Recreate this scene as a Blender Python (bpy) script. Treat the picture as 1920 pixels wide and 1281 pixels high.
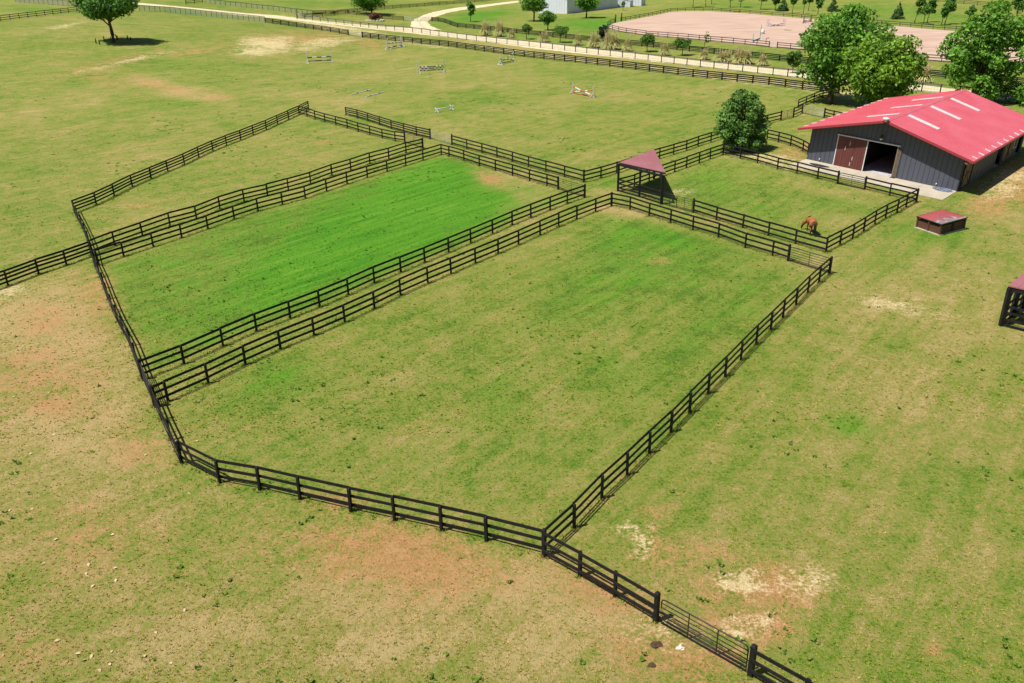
import bpy, bmesh, math, random
import numpy as np
from mathutils import Vector, Matrix
random.seed(7); RNG = np.random.default_rng(7)
for o in list(bpy.data.objects): bpy.data.objects.remove(o)
SC = bpy.context.scene
COL = SC.collection
# ------------------------------------------------------------------ camera
F_PX, PITCH, ROLL, CAM_H = 1600.0, math.radians(24.89), math.radians(-1.115), 24.01
FW = np.array([0, math.cos(PITCH), -math.sin(PITCH)]); _r = np.array([1., 0, 0]); _u = np.array([0, math.sin(PITCH), math.cos(PITCH)])
RT = _r*math.cos(ROLL)+_u*math.sin(ROLL); UP = -_r*math.sin(ROLL)+_u*math.cos(ROLL)
cam = bpy.data.cameras.new('camera'); cam_o = bpy.data.objects.new('camera', cam); COL.objects.link(cam_o)
cam.sensor_fit = 'HORIZONTAL'; cam.sensor_width = 36; cam.lens = 36*F_PX/1920; cam.clip_start = 0.5; cam.clip_end = 6000
M = Matrix.Identity(4)
for i in range(3): M[i][0] = RT[i]; M[i][1] = UP[i]; M[i][2] = -FW[i]
M[2][3] = CAM_H
cam_o.matrix_world = M; SC.camera = cam_o
# ------------------------------------------------------------------ sky, sun, exposure
SUN_EL, SHADOW_AZ = math.radians(63), math.radians(23)      # shadows fall towards +x, a little +y
sdir = Vector((-math.cos(SUN_EL)*math.cos(SHADOW_AZ), -math.cos(SUN_EL)*math.sin(SHADOW_AZ), math.sin(SUN_EL)))
W = bpy.data.worlds.new('World'); SC.world = W; W.use_nodes = True
nt = W.node_tree; nt.nodes.clear()
sky = nt.nodes.new('ShaderNodeTexSky'); sky.sky_type = 'NISHITA'; sky.sun_disc = False
sky.sun_elevation = SUN_EL; sky.sun_rotation = math.atan2(sdir.x, sdir.y)
bg = nt.nodes.new('ShaderNodeBackground'); bg.inputs[1].default_value = 0.05
wo = nt.nodes.new('ShaderNodeOutputWorld'); nt.links.new(sky.outputs[0], bg.inputs[0]); nt.links.new(bg.outputs[0], wo.inputs[0])
sl = bpy.data.lights.new('sun', 'SUN'); sl.energy = 5.0; sl.angle = math.radians(0.53); sl.color = (1, .95, .87)
so = bpy.data.objects.new('sun', sl); COL.objects.link(so); so.rotation_euler = (-sdir).to_track_quat('-Z', 'Y').to_euler(); so.location = (0, 0, 60)
SC.view_settings.view_transform = 'Standard'; SC.view_settings.look = 'None'; SC.view_settings.exposure = 0.46; SC.view_settings.gamma = 1
SC.view_settings.use_curve_mapping = False
# ------------------------------------------------------------------ terrain
B_O = np.array([40.46, 93.3, 0]); B_TH, B_TAU = -0.7498, -0.0612
B_C0 = np.array([math.cos(B_TH), math.sin(B_TH), 0]); B_S = np.array([-math.sin(B_TH), math.cos(B_TH), 0])
def sstep(x): x = np.clip(x, 0, 1); return x*x*(3-2*x)
def terrain(x, y):
    x = np.asarray(x, float); y = np.asarray(y, float)
    dx, dy = x-B_O[0], y-B_O[1]
    a = dx*B_C0[0]+dy*B_C0[1]; b = dx*B_S[0]+dy*B_S[1]
    w = (1-sstep((np.abs(a)-10)/15))*(1-sstep((b-28)/14))*(1-sstep((-4-b)/12))
    t = math.tan(B_TAU)*np.clip(a, -12, 12)*w
    t = t+9.0*sstep((-x-5)/170)*sstep((y-105)/150)
    return t
_T = np.concatenate([np.arange(18, 140, .4), np.geomspace(140, 1500, 900)])
def G(px, py, dz=0.0):
    """point of the terrain seen at a photo pixel (1920x1281)"""
    d = FW+(px-960)/F_PX*RT-(py-640.5)/F_PX*UP
    P = np.array([0, 0, CAM_H])+_T[:, None]*d
    below = P[:, 2]-dz < terrain(P[:, 0], P[:, 1])
    i = int(np.argmax(below)) if below.any() else len(_T)-1
    lo, hi = _T[max(i-1, 0)], _T[i]
    for _ in range(30):
        m = .5*(lo+hi); q = np.array([0, 0, CAM_H])+m*d
        if q[2]-dz < terrain(q[0], q[1]): hi = m
        else: lo = m
    return np.array([0, 0, CAM_H])+hi*d
def depth(P): return float(np.dot(np.asarray(P)-np.array([0, 0, CAM_H]), FW))
def height_at(P, py):
    """height above P whose image row is py"""
    k = -(py-640.5)/F_PX
    v = np.asarray(P)-np.array([0, 0, CAM_H])
    # (v+z*Z).UP = k*(v+z*Z).FW
    return float((k*np.dot(v, FW)-np.dot(v, UP))/(UP[2]-k*FW[2]))
# ------------------------------------------------------------------ mesh helpers
def mesh_np(name, verts, faces, mats=(), smooth=False, fmat=None):
    verts = np.asarray(verts, np.float32); faces = np.asarray(faces, np.int32)
    me = bpy.data.meshes.new(name); n, k = faces.shape
    me.vertices.add(len(verts)); me.vertices.foreach_set('co', verts.ravel())
    me.loops.add(n*k); me.loops.foreach_set('vertex_index', faces.ravel())
    me.polygons.add(n); me.polygons.foreach_set('loop_start', np.arange(0, n*k, k, dtype=np.int32))
    try: me.polygons.foreach_set('loop_total', np.full(n, k, np.int32))
    except Exception: pass
    for m in mats: me.materials.append(m)
    if fmat is not None: me.polygons.foreach_set('material_index', np.asarray(fmat, np.int32))
    if smooth: me.polygons.foreach_set('use_smooth', np.ones(n, bool))
    me.update(calc_edges=True); me.validate(); return me
class MB:
    def __init__(s): s.v = []; s.f = []; s.mi = []
    def add(s, vs, fs, mi=0):
        n = len(s.v); s.v += [tuple(map(float, v)) for v in vs]; s.f += [tuple(i+n for i in f) for f in fs]; s.mi += [mi]*len(fs); return s
    def box(s, x0, x1, y0, y1, z0, z1, mi=0):
        return s.add([(x, y, z) for z in (z0, z1) for y in (y0, y1) for x in (x0, x1)], [(0, 2, 3, 1), (4, 5, 7, 6), (0, 1, 5, 4), (2, 6, 7, 3), (0, 4, 6, 2), (1, 3, 7, 5)], mi)
    def bar(s, a, b, w, h, mi=0, up=(0, 0, 1)):
        a, b = Vector(a), Vector(b); d = (b-a).normalized(); sd = d.cross(Vector(up))
        if sd.length < 1e-4: sd = d.cross(Vector((1, 0, 0)))
        sd.normalize(); u = sd.cross(d)
        vs = [p+sd*i*w/2+u*j*h/2 for p in (a, b) for j in (-1, 1) for i in (-1, 1)]
        return s.add(vs, [(0, 1, 3, 2), (4, 6, 7, 5), (0, 4, 5, 1), (2, 3, 7, 6), (0, 2, 6, 4), (1, 5, 7, 3)], mi)
    def tube(s, pts, r, n=6, mi=0, closed=False):
        pts = [Vector(p) for p in pts]; rs = r if hasattr(r, '__len__') else [r]*len(pts); rings = []
        N = len(pts)
        for i, p in enumerate(pts):
            if closed: d = pts[(i+1) % N]-pts[i-1]
            else: d = pts[min(i+1, N-1)]-pts[max(i-1, 0)]
            d.normalize(); a = d.cross(Vector((0, 0, 1)))
            if a.length < .05: a = d.cross(Vector((0, 1, 0)))
            a.normalize(); b = a.cross(d)
            rings.append([p+(a*math.cos(t)+b*math.sin(t))*rs[i] for t in [2*math.pi*k/n for k in range(n)]])
        fs = []
        for i in range(N if closed else N-1):
            for k in range(n):
                j = (i+1) % N
                fs.append((i*n+k, i*n+(k+1) % n, j*n+(k+1) % n, j*n+k))
        if not closed: fs += [tuple(range(n-1, -1, -1)), tuple((N-1)*n+k for k in range(n))]
        return s.add([v for r_ in rings for v in r_], fs, mi)
    def prism(s, poly, y0, y1, mi=0):      # polygon in XZ extruded along y
        n = len(poly)
        vs = [(x, y0, z) for x, z in poly]+[(x, y1, z) for x, z in poly]
        fs = [tuple(range(n)), tuple(range(2*n-1, n-1, -1))]+[(i, i+n, (i+1) % n+n, (i+1) % n) for i in range(n)]
        return s.add(vs, fs, mi)
    def build(s, name, mats, parent=None, smooth=False):
        me = bpy.data.meshes.new(name); me.from_pydata(s.v, [], s.f)
        for m in (mats if isinstance(mats, (list, tuple)) else [mats]): me.materials.append(m)
        me.polygons.foreach_set('material_index', s.mi)
        if smooth: me.polygons.foreach_set('use_smooth', [True]*len(s.f))
        me.update(); bm = bmesh.new(); bm.from_mesh(me); bmesh.ops.recalc_face_normals(bm, faces=bm.faces); bm.to_mesh(me); bm.free()
        return link(name, me, parent)
def link(name, me, parent=None):
    o = bpy.data.objects.new(name, me); COL.objects.link(o)
    if parent is not None: o.parent = parent
    return o
def tag(o, label=None, cat=None, group=None, kind=None):
    for k, v in (('label', label), ('category', cat), ('group', group), ('kind', kind)):
        if v: o[k] = v
    return o
def empty(name, loc, rz=0, label=None, cat=None, group=None):
    o = bpy.data.objects.new(name, None); COL.objects.link(o); o.location = [float(c) for c in loc]; o.rotation_euler = (0, 0, rz); o.empty_display_size = .3
    return tag(o, label, cat, group)
def copy_tree(root, loc, rz=0, sc=1.0, label=None):
    def rec(o, par):
        c = o.copy(); COL.objects.link(c)
        if par is not None: c.parent = par
        for ch in o.children: rec(ch, c)
        return c
    r = rec(root, None); r.location = [float(c) for c in loc]; r.rotation_euler = (0, 0, rz); r.scale = (sc, sc, sc) if not hasattr(sc, '__len__') else sc
    if label: r['label'] = label
    return r
# ------------------------------------------------------------------ materials
def mat(name, col, rough=.7, metal=0., var=.25, scale=3., bump=0., bscale=20., stretch=(1, 1, 1), spec=.4, coords='Object', col2=None, trans=0.):
    m = bpy.data.materials.new(name); m.use_nodes = True; t = m.node_tree; N = t.nodes; L = t.links; b = N['Principled BSDF']
    b.inputs['Roughness'].default_value = rough; b.inputs['Metallic'].default_value = metal
    if 'Specular IOR Level' in b.inputs: b.inputs['Specular IOR Level'].default_value = spec
    if coords == 'World':
        g = N.new('ShaderNodeNewGeometry'); src = g.outputs['Position']
    else:
        g = N.new('ShaderNodeTexCoord'); src = g.outputs['Object']
    mp = N.new('ShaderNodeMapping'); mp.inputs['Scale'].default_value = stretch; L.new(src, mp.inputs[0])
    nz = N.new('ShaderNodeTexNoise'); nz.inputs['Scale'].default_value = scale; nz.inputs['Detail'].default_value = 6; nz.inputs['Roughness'].default_value = .65; L.new(mp.outputs[0], nz.inputs['Vector'])
    r = N.new('ShaderNodeValToRGB'); c = col; d = col2 if col2 else tuple(min(1, x*(1+var)) for x in c)
    r.color_ramp.elements[0].position = .3; r.color_ramp.elements[1].position = .7
    r.color_ramp.elements[0].color = tuple(x*(1-var) for x in c)+(1,); r.color_ramp.elements[1].color = tuple(d)+(1,)
    L.new(nz.outputs[0], r.inputs[0]); L.new(r.outputs[0], b.inputs['Base Color'])
    if bump:
        n2 = N.new('ShaderNodeTexNoise'); n2.inputs['Scale'].default_value = bscale; n2.inputs['Detail'].default_value = 4; L.new(mp.outputs[0], n2.inputs['Vector'])
        bp = N.new('ShaderNodeBump'); bp.inputs['Strength'].default_value = bump; bp.inputs['Distance'].default_value = .05; L.new(n2.outputs[0], bp.inputs['Height']); L.new(bp.outputs[0], b.inputs['Normal'])
    return m
def leafmat(name, dark, light, trans=.38, rough=.55, spec=.3):
    m = bpy.data.materials.new(name); m.use_nodes = True; t = m.node_tree; N = t.nodes; L = t.links; b = N['Principled BSDF']
    at = N.new('ShaderNodeAttribute'); at.attribute_name = 'tone'
    r = N.new('ShaderNodeValToRGB'); r.color_ramp.elements[0].color = dark+(1,); r.color_ramp.elements[1].color = light+(1,)
    L.new(at.outputs['Fac'], r.inputs[0]); L.new(r.outputs[0], b.inputs['Base Color']); b.inputs['Roughness'].default_value = rough
    b.inputs['Specular IOR Level'].default_value = spec
    tr = N.new('ShaderNodeBsdfTranslucent'); L.new(r.outputs[0], tr.inputs[0])
    mx = N.new('ShaderNodeMixShader'); mx.inputs[0].default_value = trans; out = N['Material Output']
    L.new(b.outputs[0], mx.inputs[1]); L.new(tr.outputs[0], mx.inputs[2]); L.new(mx.outputs[0], out.inputs[0])
    return m
MT = {}
MT['fence'] = mat('black_fence_paint', (.010, .0095, .0105), .62, var=.5, col2=(.020, .019, .022), scale=4, stretch=(1, 1, 1), bump=.15, coords='World', spec=.25)
MT['fence_far'] = mat('weathered_fence_paint', (.035, .03, .03), .7, var=.35, coords='World', spec=.25)
MT['fence_grey'] = mat('silvered_wood', (.16, .13, .10), .85, var=.35, coords='World')
MT['wire'] = mat('galvanised_wire', (.30, .31, .33), .55, .3)
MT['gate'] = mat('black_gate_tube', (.022, .02, .022), .5, .1, var=.3)
MT['gate_grey'] = mat('galvanised_gate_tube', (.33, .33, .34), .5, .3)
MT['siding'] = mat('slate_grey_siding', (.076, .082, .110), .6, .0, var=.10, scale=.8, stretch=(1, 1, .3))
MT['batten'] = mat('dark_siding_seam', (.045, .045, .055), .6)
MT['trim'] = mat('white_trim', (.62, .62, .62), .5, var=.1)
MT['trim_dark'] = mat('dark_trim', (.02, .018, .02), .55)
MT['door_red'] = mat('oxblood_door_boards', (.120, .034, .028), .6, var=.25, scale=1.2, stretch=(6, 1, .3))
MT['tan_wood'] = mat('tan_stall_door', (.20, .145, .085), .7, var=.25, stretch=(5, 5, .4))
MT['jamb'] = mat('brown_jamb_boards', (.13, .105, .085), .7)
MT['skylight'] = mat('translucent_skylight', (.56, .53, .52), .35, var=.12, scale=2)
MT['concrete'] = mat('concrete_apron', (.40, .355, .28), .9, var=.14, scale=.7, bump=.1, coords='World')
MT['floor'] = mat('barn_floor', (.42, .40, .42), .85, var=.2, scale=.8)  # colour lightened to stand in for daylight falling through the skylights
MT['dark_in'] = mat('dark_stall_boards', (.03, .025, .022), .85)
MT['bark'] = mat('bark', (.075, .055, .042), .95, var=.45, scale=6, stretch=(1, 1, .25), bump=.5, bscale=12)
MT['white'] = mat('white_jump_paint', (.58, .59, .60), .5, var=.06)
MT['orange'] = mat('orange_jump_paint', (.42, .12, .06), .5, var=.12)
MT['navy'] = mat('navy_jump_paint', (.02, .025, .05), .5, var=.2)
MT['lilac'] = mat('lilac_jump_paint', (.38, .40, .66), .5, var=.12)
MT['green'] = mat('green_jump_paint', (.05, .13, .09), .5, var=.15)
MT['pale_green'] = mat('pale_green_jump_paint', (.55, .68, .60), .5, var=.1)
MT['brownwood'] = mat('brown_stained_boards', (.105, .045, .026), .75, var=.35, scale=2, stretch=(.5, .5, 6), coords='Object')
MT['white_wall'] = mat('white_steel_wall', (.62, .66, .74), .5, var=.05, scale=.3)
MT['grey_roof'] = mat('pale_steel_roof', (.5, .52, .55), .45, var=.06)
MT['hose'] = mat('blue_grey_hose', (.16, .2, .30), .5)
MT['rubber'] = mat('black_rubber', (.02, .02, .022), .8)
MT['leaf_oak'] = leafmat('oak_leaves', (.035, .110, .012), (.24, .50, .05))
MT['leaf_oak2'] = leafmat('yellow_oak_leaves', (.055, .135, .012), (.29, .50, .04))
MT['leaf_dark'] = leafmat('dark_leaves', (.022, .075, .012), (.18, .40, .05))
MT['leaf_pear'] = leafmat('pear_leaves', (.035, .105, .018), (.24, .44, .08))
MT['leaf_mag'] = leafmat('magnolia_leaves', (.010, .025, .010), (.040, .075, .030), .1, .3)
MT['leaf_con'] = leafmat('conifer_needles', (.020, .062, .012), (.085, .175, .035), .1)
MT['leaf_crape'] = leafmat('crape_myrtle_leaves', (.04, .10, .012), (.14, .28, .035))
MT['leaf_plum'] = leafmat('purple_shrub_leaves', (.06, .022, .018), (.26, .10, .065))
MT['pampas'] = leafmat('pampas_blades', (.20, .25, .06), (.58, .54, .24), .2, .7)
MT['plume'] = leafmat('pampas_plumes', (.50, .40, .24), (.75, .60, .40), .3, .9)
MT['horse'] = None
def roof_mat(name, col, rib=.45, faded=(.5, .2, .2), axis='Y', rough=.32, spec=.6):
    m = bpy.data.materials.new(name); m.use_nodes = True; t = m.node_tree; N = t.nodes; L = t.links; b = N['Principled BSDF']
    tc = N.new('ShaderNodeTexCoord'); wv = N.new('ShaderNodeTexWave'); wv.wave_type = 'BANDS'; wv.bands_direction = axis; wv.inputs['Scale'].default_value = .314/rib
    L.new(tc.outputs['Object'], wv.inputs['Vector'])
    pw = N.new('ShaderNodeMath'); pw.operation = 'POWER'; pw.inputs[1].default_value = 6; L.new(wv.outputs['Fac'], pw.inputs[0])
    bp = N.new('ShaderNodeBump'); bp.inputs['Strength'].default_value = .35; bp.inputs['Distance'].default_value = .03; L.new(pw.outputs[0], bp.inputs['Height']); L.new(bp.outputs[0], b.inputs['Normal'])
    nz = N.new('ShaderNodeTexNoise'); nz.inputs['Scale'].default_value = .35; nz.inputs['Detail'].default_value = 5; L.new(tc.outputs['Object'], nz.inputs['Vector'])
    r = N.new('ShaderNodeValToRGB'); r.color_ramp.elements[0].position = .35; r.color_ramp.elements[1].position = .75
    r.color_ramp.elements[0].color = col+(1,); r.color_ramp.elements[1].color = faded+(1,); L.new(nz.outputs[0], r.inputs[0])
    L.new(r.outputs[0], b.inputs['Base Color']); b.inputs['Roughness'].default_value = rough; b.inputs['Specular IOR Level'].default_value = spec
    return m
MT['roof'] = roof_mat('red_metal_roof', (.55, .098, .128), .45, (.60, .14, .178))
MT['roof_old'] = roof_mat('faded_red_metal_roof', (.26, .088, .098), .6, (.31, .13, .14), 'X', .5)
MT['fascia'] = mat('red_fascia', (.33, .04, .05), .5, var=.1)
# ------------------------------------------------------------------ ground sheet
def axis(lo, hi, d, far, g=1.06):
    a = list(np.arange(lo, hi, d)); s = d; v = hi
    while v < far[1]: a.append(v); s *= g; v += s
    s = d; v = lo-d; pre = []
    while v > far[0]: pre.append(v); s *= g; v -= s
    return np.array(pre[::-1]+a)
gx = axis(-62, 66, .62, (-3000, 3000)); gy = axis(12, 118, .62, (-400, 4500), 1.025)
XX, YY = np.meshgrid(gx, gy); ZZ = terrain(XX, YY)
# bare / lush places: (centre px, axis-u px offset, axis-v px offset, channel, strength)
LUSH, DRY, SOIL, PALE = range(4)
PT = []
def patch(cx, cy, rx, ry, ch, s=1., rot=0.):
    c, q = math.cos(math.radians(rot)), math.sin(math.radians(rot))
    C = G(cx, cy); k = .25
    U = (G(cx+rx*c*k, cy+rx*q*k)-G(cx-rx*c*k, cy-rx*q*k))/(2*k); V = (G(cx-ry*q*k, cy+ry*c*k)-G(cx+ry*q*k, cy-ry*c*k))/(2*k)
    PT.append((C[:2], np.array([[U[0], V[0]], [U[1], V[1]]])*(1.0 if ch == LUSH else 1.12), ch, s*(1.0 if ch == LUSH else 1.18)))
for a in [
 # bright strip of the middle paddock
 (720, 415, 190, 62, LUSH, .75, -20), (800, 345, 120, 44, LUSH, .55, -15), (580, 470, 130, 45, LUSH, .5, -20), (760, 455, 120, 25, LUSH, .35, -22), (880, 390, 90, 30, LUSH, .4, -15), (640, 395, 80, 20, LUSH, .3, -15),
 (960, 365, 75, 40, DRY, .9, 15), (905, 330, 50, 16, DRY, .9, 20), (917, 335, 40, 14, SOIL, .6, 20), (960, 350, 80, 34, DRY, 1.2, 20),
 # front paddock
 (1240, 440, 120, 22, LUSH, .65, 12), (1150, 450, 70, 25, LUSH, .35, 0), (1190, 435, 30, 8, LUSH, .5), (1290, 455, 40, 9, LUSH, .5), (1210, 470, 25, 7, LUSH, .4), (1120, 560, 160, 60, LUSH, .35, -20), (520, 710, 90, 60, LUSH, .5, -20), (940, 750, 70, 50, LUSH, .42), (1130, 690, 60, 60, LUSH, .42, -40), (1400, 570, 70, 40, LUSH, .3, -30), (1290, 640, 110, 26, LUSH, .35, -40),
 (1165, 398, 55, 10, DRY, 1.2, 8), (740, 815, 120, 40, DRY, .65, 0), (760, 800, 55, 22, SOIL, .30, -10), (1060, 775, 70, 40, DRY, .5, -20), (700, 740, 200, 30, DRY, .35, -15), (1240, 490, 26, 8, SOIL, .5), (860, 640, 160, 25, DRY, .45, -25), (960, 900, 80, 60, DRY, .35),(400, 640, 150, 18, DRY, .3, -27),
 # horse paddock
 (1330, 345, 70, 35, LUSH, .4, 10), (1430, 390, 60, 30, LUSH, .35, 10), (1560, 385, 60, 20, LUSH, .3), (1560, 360, 70, 14, DRY, .7, 10), (1560, 412, 50, 16, DRY, .55), (1283, 360, 24, 9, PALE, .45), (1450, 300, 80, 12, PALE, .55, 10), (1500, 285, 50, 22, SOIL, .55, 10), (1395, 293, 40, 8, DRY, .6, 10),
 # round the box and right of the barn
 (1760, 436, 95, 30, LUSH, .75), (1700, 460, 80, 30, LUSH, .4, -30), (1590, 795, 50, 32, LUSH, .85), (1885, 345, 45, 24, PALE, .65, -25), (1870, 375, 70, 26, SOIL, .7, -20), (1905, 340, 70, 40, SOIL, .85, -25), (1800, 372, 30, 8, LUSH, .5), (1880, 440, 70, 30, DRY, .7), (1700, 575, 110, 16, PALE, .42, 8), (1700, 570, 140, 40, DRY, .6, 8), (1830, 520, 120, 60, DRY, .45), (1730, 720, 200, 60, DRY, .4, -15), (1650, 500, 60, 30, LUSH, .35, -40),
 (1500, 700, 90, 60, LUSH, .25, -40), (1780, 900, 120, 60, LUSH, .3), (1600, 880, 90, 50, LUSH, .2), (1860, 680, 70, 60, LUSH, .25),
 # sandy places at the front
 (1393, 1092, 44, 21, PALE, 1.1, 5), (1425, 1100, 100, 42, SOIL, 1.0), (1335, 1040, 90, 30, SOIL, .5, 15), (1395, 1090, 26, 12, PALE, .6), (1205, 1015, 22, 34, PALE, .7, 10), (1225, 1020, 44, 48, SOIL, .62), (1235, 960, 40, 22, SOIL, .55), (1400, 1170, 55, 28, PALE, .55, -20), (1400, 1165, 90, 40, SOIL, .8), (1330, 1060, 130, 70, DRY, .7), (1280, 1060, 110, 50, SOIL, .42, 25), (1440, 1130, 150, 80, DRY, .6), (1500, 1090, 70, 30, PALE, .45), (1260, 1035, 30, 16, SOIL, .8),(1420, 1160, 40, 14, SOIL, .55),
 (760, 1040, 190, 60, SOIL, .72, 8), (1130, 1110, 130, 40, SOIL, .62, 22), (1230, 1190, 90, 40, PALE, .38, 20), (1260, 1230, 120, 50, SOIL, .75, 15), (1040, 1090, 130, 40, DRY, .8, 15), (620, 945, 80, 22, SOIL, .5, 10), (900, 1120, 120, 50, DRY, .7), (700, 1110, 200, 60, DRY, .6), (1160, 1150, 110, 45, DRY, .8, 20),
 (850, 1200, 200, 60, DRY, .5), (500, 1130, 200, 80, DRY, .35),(1480, 1240, 90, 40, LUSH, .3), (1760, 1215, 40, 12, SOIL, .6), (1640, 1120, 120, 40, DRY, .5), (1850, 1050, 120, 60, DRY, .4), (1180, 990, 40, 16, PALE, .45),
  (860, 1230, 300, 70, DRY, .5), (1700, 1000, 260, 240, DRY, .30), (1800, 620, 150, 130, DRY, .35), (140, 1000, 120, 60, SOIL, .22), (60, 1240, 90, 40, SOIL, .25),
 # outside left
 (60, 620, 130, 80, DRY, .85, 0), (190, 560, 70, 50, SOIL, .45, 60), (80, 700, 150, 60, SOIL, .32), (15, 550, 40, 14, PALE, .6, -15), (150, 800, 150, 60, DRY, .6), (260, 830, 60, 40, SOIL, .40, 30), (250, 690, 40, 60, DRY, .7), (60, 900, 120, 60, DRY, .4), (100, 1030, 120, 50, DRY, .4), (110, 760, 90, 20, SOIL, .45, 10),
 # big field
 (500, 84, 50, 13, PALE, .85, 4), (480, 97, 40, 8, PALE, .7, 0), (600, 82, 65, 12, PALE, .5, -8), (530, 72, 40, 6, PALE, .45), (560, 76, 140, 22, SOIL, .6, -3), (690, 80, 50, 12, SOIL, .5, 10), (250, 112, 120, 5, PALE, .42, -13), (230, 114, 120, 12, SOIL, .5, -13), (360, 97, 60, 7, SOIL, .5, -4), (120, 49, 45, 3, PALE, .5, -12), (320, 165, 110, 14, DRY, 1.2, 14), (300, 160, 70, 8, SOIL, .6, 14), (410, 182, 40, 8, SOIL, .45, 0), (200, 150, 60, 14, SOIL, .35, 10), (330, 118, 160, 30, LUSH, .35, 6), (330, 195, 80, 10, LUSH, .6), (60, 235, 60, 25, DRY, .6, 0), (230, 300, 90, 18, DRY, .45, -10), (150, 200, 150, 18, DRY, .3, -20), (620, 185, 110, 16, DRY, .5),
 (690, 105, 60, 10, DRY, .5), (850, 130, 150, 25, DRY, .3), (1080, 140, 140, 14, LUSH, .32, 8), (1250, 185, 160, 14, DRY, .3), (900, 190, 140, 18, LUSH, .22), (1160, 210, 150, 25, LUSH, .2), (650, 330, 110, 24, LUSH, .12), (607, 264, 18, 5, SOIL, .7), (560, 290, 160, 50, DRY, .2, -20), (260, 385, 35, 12, SOIL, .4), (300, 395, 60, 22, DRY, .5), (1290, 300, 120, 10, LUSH, .4, -17), (1140, 345, 26, 18, LUSH, .6), (1130, 360, 20, 10, DRY, .8), (40, 290, 40, 60, LUSH, .25), (120, 300, 80, 20, LUSH, .15),(40,130,60,20,LUSH,.2),
 # lawn beyond the road
 (900, 30, 90, 14, LUSH, .85, -8), (1120, 45, 120, 16, LUSH, .85), (600, 8, 220, 12, LUSH, .45), (1700, 25, 220, 22, LUSH, .55, 6), (1400, 10, 120, 8, LUSH, .55), (1500, 115, 330, 9, LUSH, .6, 8), (1000, 70, 140, 7, LUSH, .6, 9), (320, 20, 200, 8, LUSH, .5, 9), (60, 18, 90, 8, LUSH, .5, 3),(1900,150,60,20,LUSH,.4),
 (430, 1180, 330, 70, DRY, .45), (150, 1240, 220, 40, DRY, .5), (90, 600, 60, 40, SOIL, .35), (700, 1010, 110, 30, SOIL, .5, 8), (820, 1060, 80, 40, SOIL, .5), (640, 1060, 70, 25, SOIL, .45), (1180, 1130, 60, 30, SOIL, .5, 20), (1330, 1230, 70, 30, SOIL, .5), (1480, 1080, 50, 22, SOIL, .35), (300, 640, 40, 12, DRY, .5),
 # tracks beside the road
 (620, 50, 110, 6, PALE, .8, 10), (760, 78, 90, 4, PALE, .5, 9), (1000, 101, 180, 4, PALE, .55, 8), (1300, 138, 170, 5, PALE, .55, 8), (1480, 158, 100, 5, PALE, .55, 8), (1000, 95, 200, 4, DRY, .9, 8), (1300, 130, 190, 4, DRY, .9, 8), (1650, 185, 120, 10, PALE, .7, 8), (1820, 200, 100, 12, PALE, .5, 8)]:
    patch(*a)
POLYS = []
def poly(ch, st, soft, px):
    POLYS.append((ch, st, soft, np.array([G(*p)[:2] for p in px])))
MIDP = [(180, 500), (272, 712), (345, 682), (481, 621.5), (600, 575.5), (702, 530), (841, 473), (960, 422), (1096, 371), (1046, 355), (961, 330), (827, 290), (726, 321), (572, 372), (439, 411), (341, 446)]
poly(LUSH, .56, 2.0, MIDP)
poly(LUSH, .50, 9.0, [(430, 500), (560, 440), (620, 380), (827, 295), (900, 318), (985, 380), (960, 415), (800, 485), (600, 570), (450, 620), (380, 590)])
poly(LUSH, .17, 3.0, [(296, 758), (390, 719), (700, 578), (1146, 388), (1477, 490), (1550, 512), (1258, 811), (1022, 1040), (740, 972), (412, 900), (345, 860)])
poly(LUSH, .30, 9.0, [(900, 520), (1150, 400), (1400, 470), (1500, 520), (1340, 640), (1150, 560), (1000, 600)])
poly(LUSH, .22, 2.0, [(1160, 359), (1355, 291), (1715, 380), (1548, 472), (1240, 383)])
OUTL = [(-160, 530), (15, 538), (172, 486), (268, 716), (340, 872), (563, 940), (1020, 1046), (1407, 1270), (1520, 1330), (-200, 1330)]
poly(DRY, .66, 3.0, OUTL); poly(SOIL, .19, 5.0, OUTL)
poly(DRY, .13, 4.0, [(1024, 1040), (1262, 812), (1555, 520), (1720, 385), (1990, 430), (2000, 1330), (1520, 1320), (1410, 1262)])
RINGS = [(np.array([G(*p)[:2] for p in [(296, 758), (390, 719), (700, 578), (1146, 388), (1477, 490), (1550, 512), (1258, 811), (1022, 1040), (740, 972), (412, 900), (345, 860)]]), .30, 2.1, 7.0),
    (np.array([G(*p)[:2] for p in MIDP]), .22, 2.2, 5.0), (np.array([G(*p)[:2] for p in [(1026, 1044), (1262, 812), (1556, 518), (1720, 388), (1990, 430), (2000, 1330), (1520, 1320), (1410, 1262)]]), .30, 2.4, 9.0)]
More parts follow.
